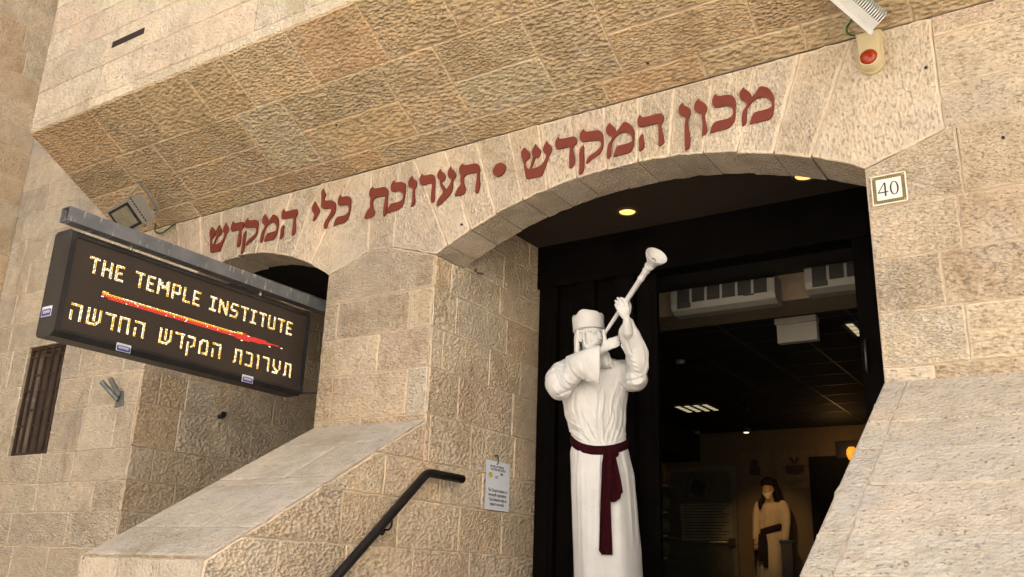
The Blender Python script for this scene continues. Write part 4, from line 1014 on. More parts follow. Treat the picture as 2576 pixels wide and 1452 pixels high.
for px, py in ((333, 603), (657, 725)):
    mb = MB(); q = onX(px, py, SX-.075); mb.tube([(SX-.075, q.y, SZ1-.01), (SX-.075, q.y, 2.06)], .012, 10)
    mb.lathe((SX-.075, q.y, SZ1), Z_, [(0, .022), (.008, .022)], 6, smooth=False)
    mb.build("hanger_rod", M_ROD, t)
mb = MB(); mb.tube([(SX-.08, SY1, SZ0+.03), (SX-.02, SY1+.05, SZ0+.03), (XE+.02, D+.2, SZ0+.05)], .008, 8); mb.build("stay_rod", M_BLACK, t)
mb = MB(); rd = random.Random(3)
yy = onX(735, 762, SX-.05).y
for k in range(26):
    a = rd.uniform(-.16, .16); c = V((SX-.03-rd.random()*.03, yy+a, SZ1+.004+rd.random()*.008)); dv = V((rd.uniform(-.3, .3), rd.choice((-1, 1))*1, rd.uniform(-.1, .15))).normalized()*rd.uniform(.02, .06)
    mb.tube([c-dv, c+dv*.2+Z_*.004, c+dv], .0022, 4)
mb.build("dry_twigs", plain("dry_straw", (.36, .27, .15), .9), t)

NB = NT("weathered_galvanised_steel"); c_ = NB.coords()
base = NB.ramp(NB.noise(c_, 7, 4), [(.3, (.115, .125, .14)), (.7, (.19, .20, .215))])
drip = NB.ramp(NB.noise(NB.coords((1, 9, 1.6)), 4.2, 3, .6), [(.60, (0, 0, 0)), (.68, (1, 1, 1))])
NB.l(NB.mix(base, (.60, .60, .58), NB.math('MULTIPLY', drip, .6)), NB.b.inputs[0]); NB.b.inputs["Roughness"].default_value = .5; NB.b.inputs["Metallic"].default_value = .25
mb = MB(); bx0, bx1 = SX-.12, SX-.03; by0, by1, bz0, bz1 = 2.905, 5.46, 2.055, 2.15
P_ = [(bx0, bz0), (bx1, bz0), (bx1, bz1), (bx0, bz1)]; w_ = .006
for a in ((bx0, bx1, bz1-w_, bz1), (bx0, bx1, bz0, bz0+w_), (bx0, bx0+w_, bz0+w_, bz1-w_), (bx1-w_, bx1, bz0+w_, bz1-w_)): mb.bx(a[0], a[1], by0, by1, a[2], a[3])
t = thing("steel_beam", (SX-.075, 4.2, bz0), "paint splashed grey square steel beam running out of the side arch above the sign", "beam")
mb.build("box_section", NB.m, t)
mb = MB(); mb.bx(bx1, XE+.001, 5.30, 5.46, bz0-.04, bz1+.04); mb.build("wall_plate", M_BLACK, t)

# ================================================================== flag bracket, window grille, pipes, nails
ZK = zm(0, 950, 500/1320)
M_ZINC = plain("dull_zinc", (.20, .215, .215), .45, .4, var=.2)
pl = [onY(*ZK(p), D-.006) for p in ((1045, 780), (1040, 905), (965, 925), (1000, 790))]
t = thing("flag_holder", pl[2], "grey twin tube flag holder on the stone beside the barred window", "flag holder")
mb = MB(); x0, x1 = pl[2].x, pl[1].x; mb.prism([(pl[2].x, pl[2].z), (pl[1].x, pl[1].z), (pl[0].x, pl[0].z), (pl[3].x, pl[3].z)], frame_front(D), -.003, .012); mb.build("plate", M_ZINC, t, recalc=True)
mb = MB()
ba = onY(*ZK((992, 860)), D-.02); bb = onY(*ZK((1005, 820)), D-.02)
for p0, tip in ((ba, (855, 705)), (bb, (925, 675))):
    e = onY(*ZK(tip), D-.13); dv = (e-p0)
    mb = MB(); mb.tube([p0, e], .023, 16, caps=False); mb.tube([e, p0+dv*.5], .019, 16, caps=False); mb.tube([e-dv*.06, e-dv*.05], .022, 16); mb.build("tube", M_ZINC, t)
q = onX(551, 1048, XC+.004); mb = MB(); mb.tube([q-X_*.01, q+V((.07, 0, .0))], .022, 12); mb.tube([q+V((.06, 0, 0)), q+V((.09, -.02, .02))], .026, 12)
tag(mb.build("pipe_stub", M_BLACK), "short black pipe stub sticking out of the passage wall under the sign", "pipe")
q = onX(1199, 687, XA+.004); mb = MB(); mb.tube([q-X_*.01, q+V((.035, -.06, .012))], .006, 8); mb.tube([q-Z_*.0, q+V((.03, .05, .004))], .006, 8)
tag(mb.build("iron_hook", plain("rusty_iron", (.07, .04, .025), .8)), "thin rusty iron pin in the stone under the left foot of the door arch", "hook")
# small dark bolts and stubs left in the stone
for k, (px, py, pl_, lab) in enumerate(((847, 313, 's', "tiny dark stub in the middle of the soffit"), (1630, 158, 's', "tiny dark stub in the soffit above the first word"), (2113, 98, 'f', "dark drilled bolt head left of the siren"), (2436, 172 , 'f', "dark bolt head in the joint right of the siren"), (2524, 348, 'f', "dark bolt head near the right edge above the house number row"), (1163-0, 566+0, 'f', "dark bolt head below the long Hebrew word"))):
    if pl_ == 'f': q = onY(px, py, D); nrm = -Y_
    else:
        dR = ray(px, py); n_ = fs[3]; q = dR*((fs[0]).dot(n_)/dR.dot(n_)); nrm = n_
    if k == 3: q = onY(2330+100*.0+0, 172, D)
    mb = MB(); mb.tube([q-nrm*.01, q+nrm*.014], .009 if pl_ == 'f' else .008, 8)
    tag(mb.build("bolt", M_BLACK), lab, "bolt", "old bolts left in the stone")

M_RUST = plain("rust_brown_paint", (.050, .029, .020), .65, var=.3, nscale=8)
t = thing("barred_window", ((WX0+WX1)/2, D, WZ0), "narrow window behind a rusty brown bar grille at the left edge", "window")
mb = MB(); mb.bx(WX0-.02, WX1+.02, D+.24, D+.29, WZ0-.02, WZ1+.02); mb.bx(WX0-.02, WX0+.32, D+.20, D+.239, WZ0, WZ1); mb.build("shutter", plain("grey_brown_shutter", (.10, .08, .06), .8, var=.2), t)
mb = MB()
for a in ((WX0, WX1, WZ0, WZ0+.03), (WX0, WX1, WZ1-.03, WZ1), (WX0, WX0+.025, WZ0+.03, WZ1-.03), (WX1-.025, WX1, WZ0+.03, WZ1-.03)): mb.bx(a[0], a[1], D+.03, D+.06, a[2], a[3])
mb.build("frame", M_RUST, t)
mb = MB(); nb_ = 5
for k in range(1, nb_):
    x = WX0+.012+(WX1-WX0-.025)*k/nb_; mb.bx(x-.011, x+.011, D+.025, D+.05, WZ0+.03, WZ1-.03)
for k in range(nb_):
    xa = WX0+.012+(WX1-WX0-.025)*k/nb_; xb = WX0+.012+(WX1-WX0-.025)*(k+1)/nb_
    for j in range(3):
        z = WZ0+.30+.36*j+(.16 if k % 2 else 0)
        if z < WZ1-.06: mb.bx(xa+.011, xb-.011, D+.03, D+.045, z-.009, z+.009)
mb.build("grille", M_RUST, t)

# ================================================================== handrail
t = thing("handrail", (XA+.08, 4.6, LAND), "dark brown tube handrail bending level at its upper end beside the door reveal", "handrail")
HX = XA+.085
p0, p1 = V((HX, 5.36, .672)), V((HX, 4.955, .675)); dn = V((HX, 4.156, -.021)); dv = (dn-p1).normalized()
mb = MB(); mb.tube([p0+Y_*.004, p0, p1+Y_*.05, p1+Y_*.012-Z_*.004, p1+dv*.03, dn, dn+dv*1.6], [.024, .030, .030, .030, .030, .030, .030], 16); mb.build("rail", M_RAIL, t)
def rbracket(f):
    q = p1+dv*f; mb = MB()
    mb.tube([q, q-Z_*.085, q+V((-.02, 0, -.105)), V((XA+.0, q.y, q.z-.105))], .0075, 8, roundends=False)
    mb.lathe(V((XA+.004, q.y, q.z-.105)), X_, [(0, .034), (.006, .034), (.012, .02)], 16); mb.build("bracket", M_RAIL, t)
qb = onX(985, 1320, HX); rbracket((qb.y-p1.y)/dv.y); rbracket(1.75)

# ================================================================== donation notice
ZD = zm(1400, 1400, 350/1694)
cn = [onX(*ZD(p), XA+.018) for p in ((708, 335), (1065, 357), (1083, 1110), (700, 1097))]
y0, y1 = (cn[0].y+cn[3].y)/2, (cn[1].y+cn[2].y)/2; z1, z0 = (cn[0].z+cn[1].z)/2, (cn[2].z+cn[3].z)/2
t = thing("paper_notice", ((XA+.018), (y0+y1)/2, z0), "white laminated paper notice hanging on a black hook beside the gate", "notice")
fr = frame_right(XA+.020)
mb = MB(); n = 12
for k in range(n):
    za, zb = z0+(z1-z0)*k/n, z0+(z1-z0)*(k+1)/n; cv = lambda u: .010*math.sin(u*math.pi*.9)*(1-u)
    a, b = cv(k/n), cv((k+1)/n)
    for o_ in (0, -.0015):
        pts = [fr[0]+Y_*y0+Z_*za+X_*(a+o_), fr[0]+Y_*y1+Z_*za+X_*(a+o_), fr[0]+Y_*y1+Z_*zb+X_*(b+o_), fr[0]+Y_*y0+Z_*zb+X_*(b+o_)]
        mb.poly(pts if o_ == 0 else pts[::-1], smooth=True)
mb.build("sheet", plain("laminated_paper", (.74, .80, .90), .3, var=.02), t)
hgt, wdt = z1-z0, y1-y0; M_TXT = plain("printed_black_ink", (.02, .02, .025), .6)
fp = lambda q: .010*math.sin(max(0, (q-z0)/hgt)*math.pi*.9)*(1-(q-z0)/hgt)+.0012
for txt, v, sz, cx in (("The Temple Institute is a", .395, .030, .5), ("non-profit organization.", .305, .030, .5), ("Your donation helps to", .210, .030, .52), ("support our work.", .120, .030, .50),
                       ("אנו מוסד ללא כוונת רווח"[::-1], .885, .022, .46), ("המתקיים מתרומות הציבור"[::-1], .825, .022, .50), ("תודה"[::-1], .745, .024, .65), ("לכם"[::-1], .67, .026, .44)):
    z = z0+hgt*v; text_mesh(txt, sz*hgt/.33*1.0, fr, (y0+wdt*cx, z), M_TXT, "printed_line", t, .0002, fp(z), .78, .0004)
mb = MB(); z = z0+hgt*.70
mb.prism(rrect(y0+wdt*.19, z, .0, .0, 0, 1) and [(y0+wdt*.19+math.cos(a)*wdt*.078*(1-.15*(math.sin(a) < -.5)), z+math.sin(a)*hgt*.058) for a in [2*math.pi*k/20 for k in range(20)]], fr, fp(z)-.0004, fp(z)+.0004)
em = mb.build("yellow_emblem", plain("yellow_print", (.62, .45, .05), .5), t)
mb = MB(); [mb.prism(rect(y0+wdt*(.19+dx)-wdt*.012, y0+wdt*(.19+dx)+wdt*.012, z+hgt*.03, z+hgt*.04), fr, fp(z)+.0004, fp(z)+.0009) for dx in (-.035, .005)]
mb.prism([(y0+wdt*.20, z-hgt*.045), (y0+wdt*.23, z-hgt*.03), (y0+wdt*.22, z-hgt*.01)], fr, fp(z)+.0004, fp(z)+.0009); mb.build("emblem_marks", M_TXT, em)
mb = MB(); hy = y0+wdt*.44
mb.tube(spline([V((XA+.0, hy-.005, z1+.04)), V((XA+.03, hy-.006, z1+.045)), V((XA+.034, hy-.004, z1+.02)), V((XA+.03, hy+.004, z1-.015)), V((XA+.014, hy, z1-.022))]), .004, 6); mb.build("hook", M_BLACK, t)
# SPLIT_C
# ================================================================== figures
class Fig:
    """local frame of a figure: right, up, towards the viewer; pixels of the photograph give points on upright planes"""
    def __init__(s, px, py, y):
        s.o = onY(px, py, y); h = V((s.o.x, s.o.y, 0)).normalized()
        s.r = V((h.y, -h.x, 0)); s.w = -h; s.ppm = FPX/s.o.dot(fw)
    def p(s, px, py, w_=0):
        d = ray(px, py); k = (s.o.dot(s.w)+w_)/d.dot(s.w); return d*k
def ring_fold(c, rx, rw, F_, n, fold):
    pts = []
    for k in range(n):
        a = 2*math.pi*k/n; m_ = 1+fold(a)
        pts.append(c+F_.r*math.cos(a)*rx*m_+F_.w*math.sin(a)*rw*m_)
    return pts
def lerp_tab(tab, x):
    for a, b in zip(tab, tab[1:]):
        if a[0] <= x <= b[0]:
            u = (x-a[0])/(b[0]-a[0]); u = u*u*(3-2*u)*.5+u*.5
            return [p+(q-p)*u for p, q in zip(a[1:], b[1:])]
    return list(tab[0][1:] if x < tab[0][0] else tab[-1][1:])
def finger(mb, pts, r0_, r1_, n=10):
    k = len(pts); mb.tube(pts, [r0_+(r1_-r0_)*i/(k-1) for i in range(k)], n, roundends=True)

S = Fig(1525, 1100, 6.0)
P = S.p
statue = thing("statue", V((S.o.x, S.o.y, LAND)), "white robed bearded statue with flat cap and burgundy sash blowing a trumpet in the doorway", "statue")
# ---- robe: skirt, torso and the two wide sleeves in one surface
mb = MB()
# left px, right px, half depth, fold depth per photo row
TAB = [(908, 1497, 1553, .10, .0), (918, 1468, 1580, .125, .004), (940, 1440, 1590, .15, .01), (990, 1412, 1580, .175, .02), (1040, 1420, 1574, .18, .028), (1070, 1429, 1573, .172, .03), (1095, 1438, 1574, .16, .025), (1116, 1440, 1575, .155, .012),
       (1140, 1434, 1582, .165, .02), (1200, 1437, 1595, .185, .02), (1300, 1441, 1603, .20, .02), (1400, 1445, 1611, .21, .022), (1452, 1446, 1614, .215, .022), (1560, 1440, 1625, .23, .03)]
rings = []; N = 160
hem = 1452+ (P(1525, 1452).z-LAND)*S.ppm*1.0
rows = [908, 912, 918, 926, 936]+list(range(946, 1560, 7))
zfoot = LAND+.02
last = None
for y in rows:
    l, r, dp, fd = lerp_tab(TAB, y)
    c = (P(l, y)+P(r, y))/2; rx = (P(r, y)-P(l, y)).length/2
    up_ = y < 1110
    def fold(a, y=y, fd=fd, up_=up_):
        s_ = math.sin(a); ca = math.cos(a)
        if up_:
            t_ = (1110-y)/190
            v_ = math.sin(9*a+2.2*t_*ca+.6)+.6*math.sin(17*a-3*t_*ca+1.1)+.4*math.sin(29*a+y*.02)
            v_ = v_*(.35+.65*math.exp(-((t_-.18)/.3)**2))
        else:
            v_ = .9*math.sin(6*a+.5+.0015*(y-1110))+.6*math.sin(11*a+1.7)+.35*math.sin(23*a+.4)*max(0, 1-(y-1110)/160)*2
        return fd*v_*.55
    rings.append(ring_fold(c, rx, dp, S, N, fold)); last = (c, rx, dp)
z_ = last[0].z
for k in range(1, 12):
    q = last[0].copy(); q.z = z_+(zfoot-z_)*k/11
    rings.append(ring_fold(q, last[1]*(1+.05*k/11), last[2]*(1+.04*k/11), S, N, lambda a: .03*.55*(.9*math.sin(6*a+1.2)+.6*math.sin(11*a+1.7))))
mb.loft(rings[::-1])
# front overlap edge of the robe and its centre band
def front_w(y):
    return lerp_tab(TAB, y)[2]
for pts, rr in (([(1523, 925), (1518, 980), (1514, 1040), (1516, 1085), (1521, 1124)], .0085), ([(1523, 1140), (1516, 1200), (1513, 1300), (1516, 1400), (1519, 1452), (1521, 1540)], .009), ([(1536, 930), (1541, 985), (1534, 1050), (1526, 1100), (1525, 1122)], .007),
                ([(1568, 925), (1556, 990), (1548, 1060), (1536, 1120)], .007), ([(1452, 985), (1468, 1040), (1490, 1085), (1508, 1118)], .007), ([(1478, 975), (1490, 1030), (1504, 1080), (1514, 1112)], .006), ([(1434, 1085), (1462, 1092), (1490, 1112)], .009), ([(1575, 1092), (1558, 1102), (1540, 1120)], .008)):
    path = []
    for px, py in pts:
        l, r, dp, fd = lerp_tab(TAB, py); u = ((px-(l+r)/2)/((r-l)/2)); path.append(P(px, py, dp*math.sqrt(max(.02, 1-u*u))-.001))
    mb.tube(spline(path, 6), rr, 8, roundends=True)
# viewer-left arm: upper arm drops to the elbow, forearm rises across the chest to the mouth
mb.tube(spline([P(1472, 935, .02), P(1440, 938, .06), P(1414, 950, .10), P(1410, 968, .16)], 6), [.115+.004*math.sin(i*1.9) for i in range(19)], 22, roundends=True)
mb.tube(spline([P(1410, 966, .15), P(1432, 955, .21), P(1455, 935, .27), P(1472, 920, .30)], 6), [.085-.002*i for i in range(19)], 22, roundends=True)
# bell of that sleeve: rings widen to the hanging cuff
def cuff(stations, n=30):
    rs = []
    for top_, bot, wc, dep in stations:
        a, b = P(*top_, wc), P(*bot, wc); c = (a+b)/2; v_ = (a-b)/2
        ax = v_.normalized(); nrm = S.w
        rs.append([c+v_*math.cos(2*math.pi*k/n)+nrm*dep*math.sin(2*math.pi*k/n) for k in range(n)])
    mb.loft(rs)
cuff([((1424, 898), (1420, 985), .16, .10), ((1436, 893), (1436, 975), .22, .095), ((1455, 886), (1452, 948), .28, .08), ((1475, 879), (1470, 954), .31, .065), ((1495, 872), (1490, 961), .33, .05), ((1509, 868.5), (1507.6, 965.6), .34, .040)])
# viewer-right arm: upper arm to the low elbow, sleeve rises to the raised hand
mb.tube(spline([P(1556, 938, .0), P(1578, 948, .05), P(1596, 955, .12), P(1602, 952, .19)], 6), [.105-.0012*i for i in range(19)], 22, roundends=True)
cuff([((1572, 905), (1606, 985), .16, .075), ((1574, 893), (1621, 960), .21, .070), ((1568, 880), (1633, 925), .26, .062), ((1561, 858), (1632, 885), .31, .056), ((1559, 836), (1622, 862), .35, .050), ((1563, 820), (1612, 842), .375, .044), ((1570, 806), (1600, 820), .39, .038), ((1577, 797), (1592, 806), .395, .032)])
mb.tube(spline([P(1590, 958, .10), P(1602, 942, .19), P(1603, 915, .27), P(1598, 880, .31)], 6), [.088, .088, .086, .083, .08, .076, .072, .068, .064, .06, .056, .053, .05, .047, .044, .042, .04, .038, .036], 20, roundends=True)
robe = mb.build("robe", M_ROBE, statue); remesh(robe, .0065, 2, .4)
def drape(o, F_, zb, amp=1.0):
    """press cloth folds into the remeshed surface: long ones below the belt, crumpled ones above"""
    from mathutils import noise as mn
    me = o.data; nn = [v.normal.copy() for v in me.vertices]
    for v, nrm in zip(me.vertices, nn):
        q = v.co-F_.o; x, w_, z = q.dot(F_.r), q.dot(F_.w), v.co.z-zb
        if z < 0:
            k = mn.noise(V((x*9+.3*z, w_*9, z*.55))); k2 = mn.noise(V((x*24, w_*24, z*1.2+4)))
            d = .011*(1-abs(k)*2.2)+.003*k2
            d *= min(1, .15+max(0, -z-.05)*3)
        else:
            lower = math.exp(-((z-.10)/.10)**2) if abs(x) < .26 else 0; slv_ = max(0, min(1, (abs(x+.0)-.20)/.06)) if z > .25 else 0
            a_ = V((x*13+1.3*z, w_*12, z*4.5)) if abs(x) < .2 else V((x*10+z*6, w_*9, z*11-x*5))
            k = mn.noise(a_); k2 = mn.noise(a_*2.3+V((3, 1, 7)))
            d = .0075*(.5-abs(k)*2.0)+.0028*(.5-abs(k2)*2)+lower*.004*math.sin(x*95+z*22)
            d *= (1-.7*slv_)*min(1, max(0, z-.04)*12)
        v.co += nrm*d*amp
    me.update()
drape(robe, S, P(1525, 1128).z, .55)
def emboss(o, strokes, conv):
    """raise or press creases: each stroke is (height, width, points) traced on the photograph and cast onto the cloth"""
    from mathutils.bvhtree import BVHTree
    from mathutils.kdtree import KDTree
    me = o.data; co_ = [v.co.copy() for v in me.vertices]; nn = [v.normal.copy() for v in me.vertices]
    bvh = BVHTree.FromPolygons(co_, [tuple(p.vertices) for p in me.polygons]); kd = KDTree(len(co_))
    for i, c in enumerate(co_): kd.insert(c, i)
    kd.balance(); tot = {}
    for amp, wd, pts in strokes:
        cp = [V((*conv(p), 0)) for p in pts]; path = spline(cp, max(6, int(max((b-a).length for a, b in zip(cp, cp[1:]))/1.6))); wt = {}; n = len(path)
        for j, q in enumerate(path):
            h_ = bvh.ray_cast(V((0, 0, 0)), ray(q.x, q.y).normalized())
            if h_[0] is None: continue
            e = min(1, .25+3*min(j, n-1-j)/n)
            for c, i, d in kd.find_range(h_[0], wd*1.8):
                k = e*math.exp(-2.4*(d/wd)**2)
                if k > wt.get(i, 0): wt[i] = k
        for i, k in wt.items(): tot[i] = tot.get(i, 0)+amp*k
    for i, a in tot.items(): me.vertices[i].co = co_[i]+nn[i]*a
    me.update()
ZU, ZV = zm(1700, 750, 450/1188), zm(1700, 1250, 450/1107)
emboss(robe, [
 (.009, .012, [(500, 0), (495, 130), (490, 230), (500, 340), (522, 400)]), (-.008, .010, [(520, 60), (512, 230), (522, 330), (538, 410)]), (-.007, .014, [(430, 20), (460, 120), (488, 190)]), (.008, .013, [(556, 0), (548, 100), (524, 230), (534, 330)]),
 (-.009, .013, [(590, 110), (603, 220), (566, 330), (556, 420)]), (.007, .012, [(622, 130), (625, 230), (590, 330)]), (.007, .014, [(695, 120), (680, 270), (630, 400)]), (-.008, .012, [(718, 120), (706, 260), (655, 385)]),
 (-.008, .014, [(322, 10), (312, 110), (330, 180)]), (.008, .014, [(352, 40), (352, 150), (375, 260), (430, 360)]), (.009, .012, [(270, 225), (330, 258), (390, 292)]), (-.010, .012, [(295, 285), (370, 328), (432, 388)]), (.008, .011, [(305, 322), (350, 350), (410, 388)]), (-.007, .012, [(395, 150), (425, 260), (470, 370)]),
 (.009, .012, [(520, 470), (517, 700), (515, 900), (520, 1150), (536, 1452)]), (-.006, .011, [(538, 480), (534, 700), (531, 950), (536, 1150), (552, 1452)]), (-.008, .016, [(738, 470), (775, 640), (797, 900), (812, 1200)]), (.006, .02, [(700, 480), (735, 640), (760, 900), (780, 1200)]),
 (-.006, .012, [(330, 415), (338, 500), (330, 620)]), (-.006, .010, [(452, 440), (456, 500), (448, 600)]), (.006, .012, [(652, 480), (668, 570), (672, 700)]), (-.005, .012, [(690, 475), (703, 570)]), (-.005, .022, [(390, 520), (398, 800), (405, 1200), (410, 1450)]), (.005, .022, [(345, 560), (352, 900), (360, 1400)])], ZV)
emboss(robe, [
 (-.007, .014, [(640, 1150), (600, 1210), (572, 1300), (552, 1345)]), (.007, .014, [(722, 1140), (700, 1260), (655, 1400)]), (-.007, .014, [(745, 1160), (735, 1280), (700, 1420)]), (.007, .015, [(400, 1250), (440, 1330), (500, 1440)]), (-.007, .014, [(352, 1290), (342, 1400)]), (.006, .013, [(455, 1242), (520, 1302), (547, 1335)]),
 (.012, .012, [(192, 1082), (213, 1180), (250, 1262), (300, 1288)]), (-.010, .014, [(172, 1110), (192, 1200), (236, 1288)]), (.010, .014, [(250, 1110), (275, 1215), (355, 1252)]), (-.009, .014, [(228, 1100), (246, 1200), (300, 1262)]), (-.009, .013, [(196, 1352), (262, 1328), (345, 1292)]), (.008, .013, [(160, 1270), (218, 1338), (268, 1360)]), (-.008, .013, [(275, 1040), (300, 1110), (330, 1170), (390, 1230)]),
 (.010, .011, [(322, 1112), (362, 1162), (422, 1208), (490, 1232), (552, 1245)]), (.010, .009, [(553, 935), (552, 1040), (550, 1150), (548, 1240)]), (-.005, .02, [(440, 990), (470, 1090), (500, 1200)]),
 (.013, .011, [(805, 700), (764, 745), (734, 800), (730, 870), (752, 940), (796, 1020)]), (-.013, .016, [(822, 760), (792, 800), (780, 860), (795, 930), (826, 1000)]), (.007, .010, [(792, 985), (822, 1010)]), (.008, .009, [(812, 1042), (850, 1064)]), (-.007, .008, [(815, 1060), (858, 1082)]), (.008, .009, [(832, 1082), (882, 1110)]), (-.007, .008, [(838, 1102), (888, 1130)]), (.008, .009, [(846, 1122), (896, 1150)]), (-.007, .008, [(848, 1142), (904, 1170)]), (.009, .010, [(850, 1162), (918, 1190)]),
 (-.010, .012, [(770, 1225), (840, 1222), (915, 1200)]), (.009, .011, [(820, 1250), (885, 1250), (930, 1215)]), (-.008, .011, [(800, 1275), (862, 1292)]), (.007, .012, [(775, 1150), (790, 1220), (810, 1300)]), (-.007, .013, [(900, 860), (940, 950), (955, 1060), (930, 1160)]), (-.006, .012, [(760, 1090), (775, 1170), (768, 1260)])], ZU)

# ---- body: head, neck, forearms and hands in one surface
HY = rad(38)                         # the head turns to the viewer's right
hf = (S.w*math.cos(HY)+S.r*math.sin(HY)); hf = (hf+Z_*.05).normalized(); hr = hf.cross(Z_).normalized()*-1; hu = hr.cross(hf)
if hu.z < 0: hu = -hu
if hr.dot(S.r) < 0: hr = -hr
HC = P(1485, 849, .06)
h = lambda a, b, c: HC+hr*a+hu*b+hf*c
mb = MB()
mb.ellip(h(0, .04, -.015), (hr*.088, hf*.110, hu*.105))
mb.ellip(h(0, -.035, .018), (hr*.071, hf*.088, hu*.100))
mb.ellip(h(0, -.09, .035), (hr*.048, hf*.058, hu*.045))
for s_ in (-1, 1):
    mb.ellip(h(s_*.044, -.042, .062), (hr*.026, hf*.022, hu*.026))          # cheekbone
    mb.tube(spline([h(s_*.012, .026, .104), h(s_*.034, .034, .100), h(s_*.062, .022, .080)], 5), .0115, 8, roundends=True)   # brow
    mb.ellip(h(s_*.034, .006, .084), (hr*.016, hf*.012, hu*.0095))           # eye
    mb.tube(spline([h(s_*.018, .004, .098), h(s_*.034, .018, .103), h(s_*.053, .004, .089)], 5), .0042, 6, roundends=True)   # upper lid
    mb.tube(spline([h(s_*.020, .001, .096), h(s_*.034, -.006, .099), h(s_*.051, .001, .088)], 5), .0036, 6, roundends=True)
    mb.ellip(h(s_*.013, -.046, .112), (hr*.011, hf*.012, hu*.009))          # nostril
    e = h(s_*.088, -.010, -.005)                                            # ear
    mb.tube(spline([e+hu*.040+hf*.012, e+hu*.046-hf*.012+hr*s_*.008, e+hu*.012-hf*.028+hr*s_*.010, e-hu*.028-hf*.008+hr*s_*.004, e-hu*.034+hf*.010], 6), .0085, 8, roundends=True)
    mb.ellip(e+hr*s_*.0, (hr*.008, hf*.018, hu*.030))
mb.tube([h(0, .022, .102), h(0, -.010, .118), h(0, -.040, .130)], [.009, .0105, .0125], 10, roundends=True)
mb.tube(spline([h(-.022, -.082, .094), h(0, -.074, .109), h(.022, -.082, .094)], 5), .0065, 8, roundends=True)
mb.tube(spline([h(-.022, -.098, .088), h(0, -.100, .106), h(.022, -.098, .088)], 5), .009, 8, roundends=True)
mb.tube([HC-hu*.06, P(1500, 925, .0)], [.062, .072], 16, roundends=True)
# tube of the trumpet: from the lips past both hands to the bell, coming towards the viewer
ML = P(1517, 845, .235); BL = P(1634, 669, .66)
tdir = (BL-ML).normalized()
def tp(px, py):
    """point of the tube nearest the pixel"""
    d = ray(px, py).normalized(); w0 = -ML; b_ = tdir.dot(d); return ML+tdir*((b_*d.dot(w0)-tdir.dot(w0))/(1-b_*b_))*-1 if False else _near(px, py)
def _near(px, py):
    best = None
    for k in range(400):
        q = ML+(BL-ML)*(-.2+1.4*k/400); a = q.dot(fw); x = CX+FPX*q.dot(rt)/a; y = CY-FPX*q.dot(up)/a; e = (x-px)**2+(y-py)**2
        if best is None or e < best[0]: best = (e, q)
    return best[1]
ZT = zm(1800, 930, 280/1355)
def near(q, px, py, off):
    """point on the pixel's line of sight, 'off' nearer to the viewer than q"""
    d = ray(*ZT((px, py))); k = (q.dot(S.w)+off)/d.dot(S.w); return d*k
# upper hand (its back faces the viewer, fingers wrap over the tube)
q = _near(*ZT((885, 230)))
wr, pc_ = near(q, 962, 440, .03), near(q, 940, 300, .040)
mb.tube([near(q, 975, 640, -.02), near(q, 965, 500, .015), wr], [.040, .034, .029], 14, roundends=True)
kn = [((957, 190), (925, 130), (893, 112), (868, 98)), ((912, 232), (872, 165), (842, 130), (818, 100)), ((876, 275), (842, 215), (812, 178), (786, 142)), ((848, 318), (822, 272), (800, 236), (782, 200))]
rk = (.0125, .013, .0125, .011)
for (a, b, c, d), r_ in zip(kn, rk):
    finger(mb, spline([near(q, *a, .046), near(q, *b, .046), near(q, *c, .036), near(q, *d, .018)], 4), r_, r_*.72)
    mb.tube([wr, near(q, *a, .042)], [.020, .0155], 10, roundends=True)
    mb.ellip(near(q, *a, .050), (S.r*.010, S.w*.008, Z_*.010))
mb.ellip(pc_, ((near(q, 1000, 290, .03)-near(q, 860, 320, .03))*.5, S.w*.020, (near(q, 950, 210, .03)-near(q, 950, 400, .03))*.5))
finger(mb, spline([near(q, 985, 330, .02), near(q, 1005, 235, -.01), near(q, 985, 160, -.034), near(q, 958, 118, -.036)], 4), .0155, .0105)
# lower hand at the mouth
q2 = ML
wr, pc_ = near(q2, 560, 905, .055), near(q2, 640, 840, .06)
mb.tube([near(q2, 400, 960, -.02), near(q2, 500, 930, .03), wr], [.040, .036, .030], 14, roundends=True)
kn = [((700, 745), (760, 722), (805, 705), (842, 690)), ((716, 785), (765, 765), (808, 748), (846, 732)), ((712, 830), (765, 810), (805, 795), (846, 778)), ((690, 872), (745, 858), (790, 842), (832, 820))]
for (a, b, c, d), r_ in zip(kn, rk):
    finger(mb, spline([near(q2, *a, .062), near(q2, *b, .064), near(q2, *c, .058), near(q2, *d, .045)], 4), r_, r_*.75)
    mb.tube([wr, near(q2, *a, .06)], [.021, .0155], 10, roundends=True)
    mb.ellip(near(q2, *a, .068), (S.r*.010, S.w*.008, Z_*.010))
mb.ellip(pc_, ((near(q2, 720, 800, .05)-near(q2, 550, 880, .05))*.5, S.w*.022, (near(q2, 640, 745, .05)-near(q2, 640, 915, .05))*.5))
finger(mb, spline([near(q2, 610, 850, .06), near(q2, 618, 745, .06), near(q2, 606, 660, .05), near(q2, 598, 598, .035)], 4), .018, .0105)
body = mb.build("body", M_ROBE, statue); remesh(body, .0036, 1, .4)
# mouth and nostril touches of old red paint
mb = MB(); mb.ellip(h(.008, -.087, .1035), (hr*.012, hf*.005, hu*.005)); mb.build("lips", plain("faded_lip_paint", (.38, .22, .18), .6), statue)

